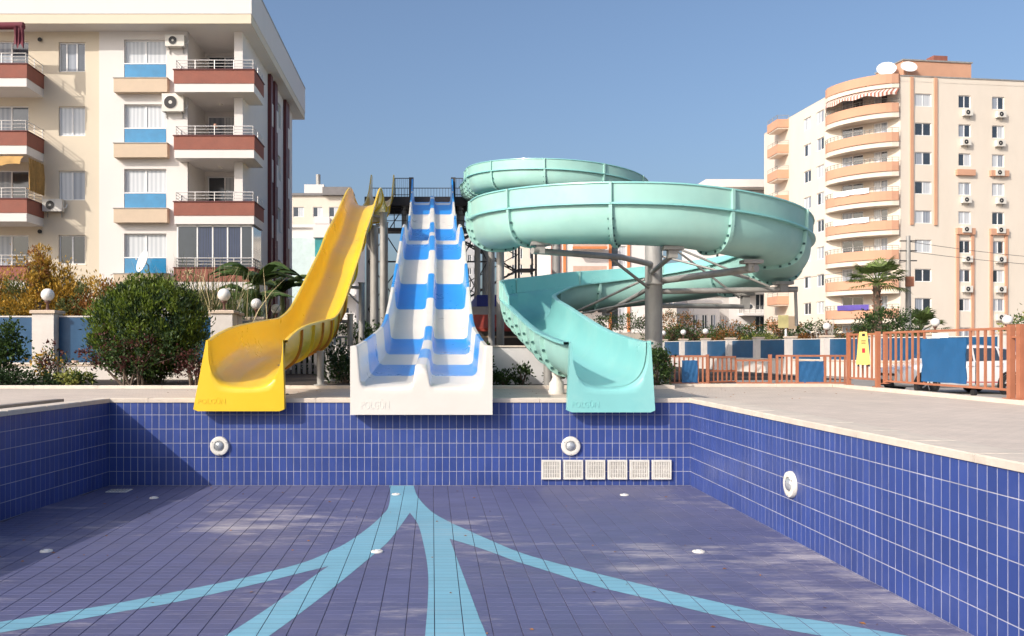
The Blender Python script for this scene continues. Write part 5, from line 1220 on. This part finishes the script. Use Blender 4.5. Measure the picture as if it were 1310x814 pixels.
# utility pole and wires
up = thing('utility_pole', 'grey utility pole with cross arms in front of the cream tower', 'utility pole', (33.7,60,-.45))
m = MB(); m.tube([(33.7,60,-.45),(33.7,60,8.9)], [.22,.14], 10); m.build('pole', m_galv, up)
for z in (8.5,7.8,7.1): m = MB(); m.box(33.1,34.3,59.95,60.05,z,z+.08); m.build('cross_arm', m_dsteel, up)
m = MB(); m.box(33.4,33.95,59.7,59.85,5.3,6.0); m.build('meter_box', m_copper, up)
for i, (z, dz, x1, y1, lb) in enumerate(((8.5,0,70,72,'thin overhead wire from the top arm of the utility pole'),(7.8,-.5,70,66,'thin overhead wire from the middle arm of the utility pole'),(7.1,-.3,12,110,'thin overhead wire from the utility pole towards the villa block'))):
    m = MB(); pts = []
    for k in range(13):
        s_ = k/12; pts.append((33.7+(x1-33.7)*s_, 60+(y1-60)*s_, z-1.6*4*s_*(1-s_)*.5+dz*s_))
    m.tube(pts, .02, 4); tag(m.build('overhead_wire', m_dsteel, origin=(33.7,60,z)), lb, 'wire')

# ================================================================== planting
def leaf_cloud(n, fn, size, up=0.3, seed=1, aspect=.5, fold=False):
    """many small leaf faces; fn(rng) gives a point (and optionally an outward direction)"""
    rg = random.Random(seed); m = MB()
    for _ in range(n):
        p, d = fn(rg); s_ = size*rg.uniform(.6,1.35)
        ax = Vector((rg.gauss(0,1),rg.gauss(0,1),rg.gauss(0,1)+up*2))+d*1.2; ax.normalize()
        sd = ax.cross(Vector((rg.gauss(0,1),rg.gauss(0,1),rg.gauss(0,1)))); 
        if sd.length < 1e-4: continue
        sd.normalize(); w = s_*aspect*.5; nr = ax.cross(sd)*(w*.35)
        m.add([p, p+ax*s_*.45+sd*w+nr, p+ax*s_, p+ax*s_*.45-sd*w+nr], [(0,1,2,3)])
    return m
def clumps(c, r, nc, cr, rg0, squash=(1,1,1), shell=.55, keep=None):
    """clump centres spread through an ellipsoid, denser to its skin"""
    out = []; 
    while len(out) < nc:
        v = Vector((rg0.gauss(0,1),rg0.gauss(0,1),rg0.gauss(0,1))).normalized(); k = rg0.uniform(shell,1)**.6
        q = Vector((v.x*r[0]*k, v.y*r[1]*k, v.z*r[2]*k))
        if keep and not keep(q): continue
        out.append((Vector(c)+q, v, cr*rg0.uniform(.6,1.4)))
    return out
def shrub(label, c, r, n, size, mats, seed, nc=60, cr=.25, stems=6, cat='shrub', name='shrub', up=.3, aspect=.5, group=None, shell=.45, base=0.03, stemmt=None, keep=None, extra=None):
    rg0 = random.Random(seed); t = thing(name, label, cat, (c[0],c[1],base), group)
    if not isinstance(mats, (list, tuple)): mats = [mats]
    cl_ = clumps(c, r, nc, cr, rg0, shell=shell, keep=keep)
    for i, mt in enumerate(mats):
        sub = cl_[i::len(mats)]
        def fn(rg, sub=sub):
            a, v, q = rg.choice(sub); o = Vector((rg.gauss(0,1),rg.gauss(0,1),rg.gauss(0,1)))*(q*.5); return a+o, (o.normalized()+v)*.5
        leaf_cloud(n//len(mats), fn, size, up, seed*7+i, aspect).build('foliage', mt, t, fix=False)
    for k in range(stems):
        a, v, q = rg0.choice(cl_); x = c[0]+rg0.uniform(-.25,.25)*r[0]; y = c[1]+rg0.uniform(-.25,.25)*r[1]
        m = MB(); mid = Vector((x,y,base)).lerp(a, .5)+Vector((rg0.uniform(-.1,.1),0,.1)); m.tube([(x,y,base-.03),tuple(mid),tuple(a)], [.03+.012*r[2],.02+.006*r[2],.006], 6); m.build('stem', stemmt or m_bark, t)
    return t
# big clipped conifer bush
shrub('big rounded dark green conifer bush in front of the blue fence', (-7.22,21.6,1.42), (1.40,1.25,1.26), 42000, .105, [m_lf_thuja, m_lf_thuja, m_lf_dark], 3, nc=620, cr=.19, stems=10, name='conifer_bush', cat='bush', up=.9, aspect=.34, shell=.5)
shrub('dark leafy rose bush spread at the foot of the conifer bush', (-7.25,20.45,.78), (1.25,.35,.62), 3800, .075, [m_lf_dark, m_lf_green, m_lf_red], 4, nc=110, cr=.17, stems=9, name='rose_bush', cat='bush', aspect=.62, shell=.2)
shrub('reddish rose bush beside the left edge of the yellow slide', (-5.82,20.6,.55), (.38,.3,.55), 900, .07, [m_lf_red, m_lf_dark, m_lf_red], 5, nc=34, cr=.14, stems=6, name='rose_bush', cat='bush', aspect=.6, shell=.1)
shrub('tall leafy shrub against the blue fence beside the thin roses', (-10.75,21.0,.85), (.62,.4,.85), 2400, .10, [m_lf_green, m_lf_dark, m_lf_green], 6, nc=80, cr=.2, stems=6, aspect=.6, shell=.2)
shrub('thin rose bush with an orange bloom before the white pier', (-9.35,20.6,.52), (.65,.3,.50), 700, .08, [m_lf_green, m_lf_red, m_lf_yel], 8, nc=36, cr=.15, stems=9, name='rose_bush', cat='bush', aspect=.55, shell=.1)
shrub('pale variegated low plant on the garden kerb', (-8.45,20.05,.22), (.48,.2,.17), 700, .09, [m_lf_lime, m_lf_lime, m_lf_green], 9, nc=30, cr=.1, stems=4, name='low_plant', cat='plant', aspect=.5, shell=.1)
shrub('low dark clipped hedge along the garden kerb', (-10.1,20.4,.17), (1.9,.25,.20), 4200, .06, [m_lf_dark], 10, nc=160, cr=.12, stems=5, name='low_hedge', cat='hedge', aspect=.6, shell=.1)
# blooms
for (x,y,z,mt,lb) in ((-9.42,20.35,.74,m_lf_yel,'single orange rose bloom in front of the white pier'),(-8.55,20.3,.58,m_petal,'pale pink rose bloom beside the conifer bush')):
    t = thing('rose_bloom', lb, 'flower', (x,y,z-.05))
    for k in range(9):
        a = k*2.4; rr = .02+.006*k; m = MB(); c_ = Vector((x+rr*math.cos(a),y+rr*math.sin(a),z)); o = Vector((math.cos(a),math.sin(a),0)); s2 = Vector((-math.sin(a),math.cos(a),0))
        m.add([c_-s2*.03, c_+s2*.03, c_+s2*.04+o*.03+Vector((0,0,.06)), c_-s2*.04+o*.03+Vector((0,0,.06))], [(0,1,2,3)]); m.build('petal', mt, t)
    m = MB(); m.tube([(x,y,.03),(x+.02,y,z)], .008, 5); m.build('stem', m_lf_green, t)
# autumn shrubs behind the fence
for i, (x,y,zc,rx,rz,lb) in enumerate([(-13.2,28.2,1.9,1.9,1.9,'yellow and orange autumn shrub with a tall feathery tip behind the white pier'),(-15.9,28.8,2.2,1.7,1.7,'orange autumn shrub in front of the lowest red balcony'),(-11.0,28.0,1.55,1.5,1.6,'brown thinning autumn shrub next to the conifer bush')]):
    shrub(lb, (x,y,zc), (rx,1.1,rz), 22000, .115, [[m_lf_yel,m_lf_yel,m_lf_reed],[m_lf_orange,m_lf_yel,m_lf_yel],[m_lf_orange,m_lf_reed,m_lf_yel]][i], 20+i, nc=190, cr=.30, stems=16, name='autumn_shrub', aspect=.4, shell=.1, up=.8)
shrub('feathery yellow tip of shoots rising before the beige wall', (-12.9,28.0,3.5), (.5,.4,1.1), 2400, .11, [m_lf_yel, m_lf_yel, m_lf_orange], 25, nc=46, cr=.16, stems=7, name='autumn_shrub', aspect=.36, shell=.05, up=1.2)
# blades: reeds, grass
def blades(label, c, spread, n, h, w, mts, seed, lean=.35, name='reed_clump', cat='reeds'):
    rg = random.Random(seed); t = thing(name, label, cat, (c[0],c[1],c[2]))
    for i, mt in enumerate(mts):
        m = MB()
        for _ in range(n//len(mts)):
            x = c[0]+rg.gauss(0,spread[0]*.5); y = c[1]+rg.gauss(0,spread[1]*.5); a = rg.uniform(0,6.28); L_ = h*rg.uniform(.5,1.1); ln_ = lean*rg.uniform(.2,1.6); o = Vector((math.cos(a),math.sin(a),0)); s2 = Vector((-o.y,o.x,0)); rows = []
            for k in range(6):
                f = k/5; p = Vector((x,y,c[2]))+Vector((0,0,L_*(f-.25*ln_*f*f)))+o*(L_*ln_*f*f); ww = w*(1-f)**.7*(.5+f if f < .4 else .9)+.002
                rows.append([p-s2*ww, p+s2*ww])
            m.sweep(rows, smooth=True)
        m.build('blades', mt, t, fix=False)
    return t
blades('tall green and straw reeds behind the corner globe lamp', (-7.7,28.0,.03), (1.5,.8), 420, 3.9, .03, [m_lf_reed, m_lf_green, mat('straw',(0.45,0.36,0.2),rough=.8,island=.3)], 31, .4)
blades('dense green reeds between the fence corner and the banana plants', (-6.9,30.6,.03), (.7,.7), 240, 3.6, .035, [m_lf_reed, m_lf_green], 32, .3)
st_ = thing('dry_flower_stalk', 'pale arching dry stalk in front of the glazed balcony', 'stalk', (-7.15,27,.03)); m = MB(); m.tube([(-7.15,27,.03),(-7.1,27,2.4),(-7.3,27,3.2),(-7.75,27,3.35)], [.02,.018,.012,.01], 6); m.build('stalk', mat('straw',(0.45,0.36,0.2)), st_)
m = leaf_cloud(60, lambda rg: (Vector((-7.75+rg.gauss(0,.08),27+rg.gauss(0,.05),3.33+rg.gauss(0,.06))), Vector((0,0,-.5))), .1, 0, 5); m.build('seed_head', mat('straw',(0.45,0.36,0.2)), st_, fix=False)
def banana(label, x, y, h, seed, nl=8, L0=2.0):
    rg = random.Random(seed); t = thing('banana_plant', label, 'banana plant', (x,y,.03)); m = MB(); m.tube([(x,y,.03),(x+.05,y,h*.5),(x+.02,y,h*.72)], [.16,.12,.07], 10); m.build('trunk', m_lf_reed, t)
    for k in range(nl):
        a = 2*math.pi*k/nl+rg.uniform(-.3,.3); L_ = L0*rg.uniform(.75,1.15); o = Vector((math.cos(a),math.sin(a),0)); s2 = Vector((-o.y,o.x,0)); up_ = rg.uniform(.55,1.1); rows = []; spine = []
        for j in range(15):
            f = j/14; p = Vector((x,y,h*.68))+o*(L_*(.15+f*.85)*f**.3*.8)+Vector((0,0,L_*(up_*f-.95*up_*f*f*.9))); ww = .30*math.sin(math.pi*min(1,f*.93+.07))**.6*(1 if j%2 else rg.uniform(.55,1)); dr_ = Vector((0,0,-ww*.45)); spine.append(tuple(p))
            rows.append([p-s2*ww+dr_, p-s2*ww*.5+dr_*.3, p, p+s2*ww*.5+dr_*.3, p+s2*ww+dr_])
        m = MB(); m.sweep(rows, smooth=True); m.build('leaf', m_lf_ban, t, fix=False); m = MB(); m.tube(spine, [.03*(1-q/15)+.005 for q in range(15)], 5); m.build('midrib', m_lf_reed, t)
banana('banana plant with torn dark leaves against the maroon fins', -7.1, 34.3, 5.2, 41, 12, 2.5)
banana('banana plant leaning over the white block beside the yellow slide', -6.5, 36.5, 5.0, 42, 12, 2.5)
banana('smaller banana plant close to the yellow slide edge', -6.75, 32.2, 3.9, 43, 11, 2.0)
# dark planting under and behind the slides
shrub('dark dense shrub in the shade behind the yellow slide run-out', (-2.3,22.0,.5), (.55,.4,.5), 1500, .09, [m_lf_dark], 51, nc=46, cr=.18, aspect=.6)
shrub('dark low shrub under the yellow slide beside the white slide', (-1.7,24.5,.55), (.9,.5,.55), 2600, .09, [m_lf_dark, m_lf_green], 52, nc=70, cr=.2, aspect=.6)
shrub('dark hedge mass in deep shade behind the yellow slide posts', (-3.2,30.5,.95), (2.6,.7,.95), 7000, .13, [m_lf_dark], 53, nc=160, cr=.3, stems=8, aspect=.55, name='hedge', cat='hedge')
shrub('small upright shrub at the corner of the white slide and low wall', (1.18,20.5,.62), (.2,.25,.42), 420, .10, [m_lf_dark, m_lf_green], 54, nc=20, cr=.12, stems=4, aspect=.55)
for i, (x, z, r_, lb) in enumerate([(1.42,.2,.16,'small dark plant at the foot of the low white wall, next to the white slide'),(1.75,.22,.18,'small green plant at the foot of the low white wall'),(2.15,.27,.26,'bushy dark plant in the middle of the low white wall'),(2.95,.2,.18,'small plant by the post at the turquoise slide')]):
    shrub(lb, (x,20.6,z), (r_,.18,r_*.9), 420, .08, [m_lf_dark, m_lf_green], 60+i, nc=18, cr=.1, stems=4, aspect=.5, name='small_plant', cat='plant')
shrub('dark green shrub beside the turquoise slide mouth in front of the railing', (5.32,20.1,.45), (.30,.3,.47), 1900, .07, [m_lf_dark, m_lf_green], 66, nc=60, cr=.16, aspect=.6)
wf_ = thing('picket_fence', 'low weathered timber fence in the shade behind the yellow slide', 'fence', (-3.4,29.2,.03))
for k in range(22):
    x = -5.6+k*.19; m = MB(); m.box(x,x+.11,29.2,29.23,.05,1.25+.05*math.sin(k*2)); m.build('board', mat('grey_board',(0.20,0.19,0.18),rough=.9,island=.2), wf_)
for z in (.35,.95): m = MB(); m.box(-5.65,-1.3,29.23,29.28,z,z+.07); m.build('batten', mat('grey_board',(0.20,0.19,0.18)), wf_)
# planting beyond the boundary fence
fs = [(24.5,46,2.0,1.7,1.1,[m_lf_green,m_lf_dark],'clipped green shrub beyond the fence below the palm'),(27,38,1.6,1.5,1.0,[m_lf_green,m_lf_lime],'green shrub beyond the fence right of the low palm'),
      (26.8,35,1.55,1.4,.85,[m_lf_yel,m_lf_orange,m_lf_lime],'orange and yellow shrub beyond the fence above the white car'),(28.6,36,1.7,1.3,.95,[m_lf_lime,m_lf_green],'yellow green shrub beyond the fence beside the orange one'),(25.6,31,1.5,1.2,.9,[m_lf_green,m_lf_lime],'green shrub beyond the fence at the gate guide posts'),
      (19.4,66,1.6,1.4,.8,[m_lf_red,m_lf_green,m_lf_dark],'reddish flowering shrub beyond the fence near the thick column'),(22.0,65,1.5,1.6,.8,[m_lf_green,m_lf_orange],'mixed green shrub beyond the fence below the small white house'),(24.6,64,1.4,1.4,.7,[m_lf_green,m_lf_lime],'low green shrub beyond the fence below the townhouse'),(21.0,75,3.3,2.5,.8,[m_lf_orange,m_lf_dark],'brown hedge in front of the orange trimmed building'),(16.5,74,3.2,2.6,.7,[m_lf_dark,m_lf_green],'dark hedge on the terrace in front of the orange trimmed building')]
for i, (x,y,z,rx,rz,mts,lb) in enumerate(fs):
    shrub(lb, (x,y,z), (rx,.9,rz), 2600, .15, mts, 80+i, nc=90, cr=.32, stems=5, aspect=.5, base=-.42 if z < 3 else 2.6, name='far_shrub')
shrub('long mixed hedge in front of the far houses, beyond the boundary fence', (27.5,69,1.9), (11.5,.9,1.1), 9000, .2, [m_lf_green,m_lf_dark,m_lf_orange], 99, nc=300, cr=.4, stems=10, aspect=.5, base=-.42, name='far_hedge', cat='hedge')
br = thing('bare_shrub', 'leafless pale shrub with upright twigs in front of the cream tower', 'shrub', (25.5,55,-.45)); rg = random.Random(9)
for k in range(16):
    a = rg.uniform(0,6.28); L_ = rg.uniform(1.6,3.2); x = 25.5+rg.gauss(0,.25); m = MB(); dx = math.cos(a)*.45*L_*.5+rg.gauss(0,.1); pts = [(x,55,-.45),(x+dx*.4,55,L_*.45),(x+dx,55+math.sin(a)*.4,L_-.1)]
    m.tube(pts, [.05,.035,.012], 5)
    for q in range(2): e = Vector(pts[1]).lerp(Vector(pts[2]), rg.uniform(.1,.7)); m.tube([tuple(e),(e.x+rg.uniform(-.4,.4),e.y,e.z+rg.uniform(.4,.9))], [.02,.006], 4)
    m.build('branch', mat('pale_bark',(0.42,0.38,0.33),rough=.9), br)
# fan palms
def palm(label, x, y, z0, h, cr, seed, nl=26):
    rg = random.Random(seed); t = thing('fan_palm', label, 'palm tree', (x,y,z0)); m = MB(); pts = [(x+.1*math.sin(k*.5),y,z0+h*k/8) for k in range(9)]; m.tube(pts, [.34-.12*k/8 for k in range(9)], 12); tk = m.build('trunk', m_bark, t)
    m = MB()                                    # cut leaf bases that stud the trunk
    for k in range(int(h*12)):
        f = k/(h*12); a = k*2.4; r_ = .33-.12*f; c_ = Vector((x+r_*math.cos(a),y+r_*math.sin(a),z0+h*f)); o = Vector((math.cos(a),math.sin(a),0)); s2 = Vector((-o.y,o.x,0))
        m.add([c_-s2*.08, c_+s2*.08, c_+o*.14+s2*.05+Vector((0,0,.2)), c_+o*.14-s2*.05+Vector((0,0,.2)), c_+Vector((0,0,.24))], [(0,1,2,3),(3,2,4),(0,3,4),(1,4,2)])
    m.build('leaf_base', mat('palm_boot',(0.30,0.17,0.12),rough=.9,island=.3), t)
    top = Vector((x,y,z0+h))
    for k in range(nl):
        a = k*2.39996; el = rg.uniform(-.35,1.25); o = Vector((math.cos(a)*math.cos(el),math.sin(a)*math.cos(el),math.sin(el))); L_ = cr*rg.uniform(.45,.6); b = top+o*L_; m = MB(); m.tube([tuple(top),tuple(top+o*L_*.5+Vector((0,0,.05))),tuple(b)], [.035,.025,.018], 5)
        s2 = o.cross(Vector((0,0,1))); s2 = s2.normalized() if s2.length > .1 else Vector((1,0,0)); n_ = s2.cross(o)
        for j in range(15):
            q = (j/14-.5)*2.5; d = (o*math.cos(q)+s2*math.sin(q)); R_ = cr*.5*rg.uniform(.85,1.1)*(1-.25*abs(q)/1.25); mid = b+d*R_*.6; e = b+d*R_+Vector((0,0,-.25*R_)); w_ = d.cross(n_)*.05
            m.add([tuple(b), tuple(mid+w_), tuple(e), tuple(mid-w_)], [(0,1,2,3)])
        m.build('frond', m_lf_palm, t, fix=False)
palm('tall fan palm with a studded trunk in front of the curved balconies', 31.5, 60.0, -.45, 6.0, 2.3, 71, 40)
palm('low young fan palm beside the utility pole', 36.3, 63.0, -.45, 2.6, 2.2, 72, 30)
# a few dry leaves and grit on the deck and pool floor
lf = MB(); rg = random.Random(77)
for _ in range(160):
    if rg.random() < .5: x, y, z = rg.uniform(-5.4,4.4), rg.uniform(7,14.9), PD+.011
    else: x, y, z = rg.uniform(-6,9), rg.uniform(15.5,19.4), .006
    a = rg.uniform(0,6.28); s_ = rg.uniform(.012,.035); o = Vector((math.cos(a),math.sin(a),0))*s_; s2 = Vector((-o.y,o.x,0))*.5; c_ = Vector((x,y,z)); lf.add([c_-o, c_+s2+Vector((0,0,.008)), c_+o, c_-s2], [(0,1,2,3)])
tag(lf.build('leaf_litter', m_lf_orange, fix=False), 'scattered dry leaves lying on the deck and pool floor', 'leaves', kind='stuff')
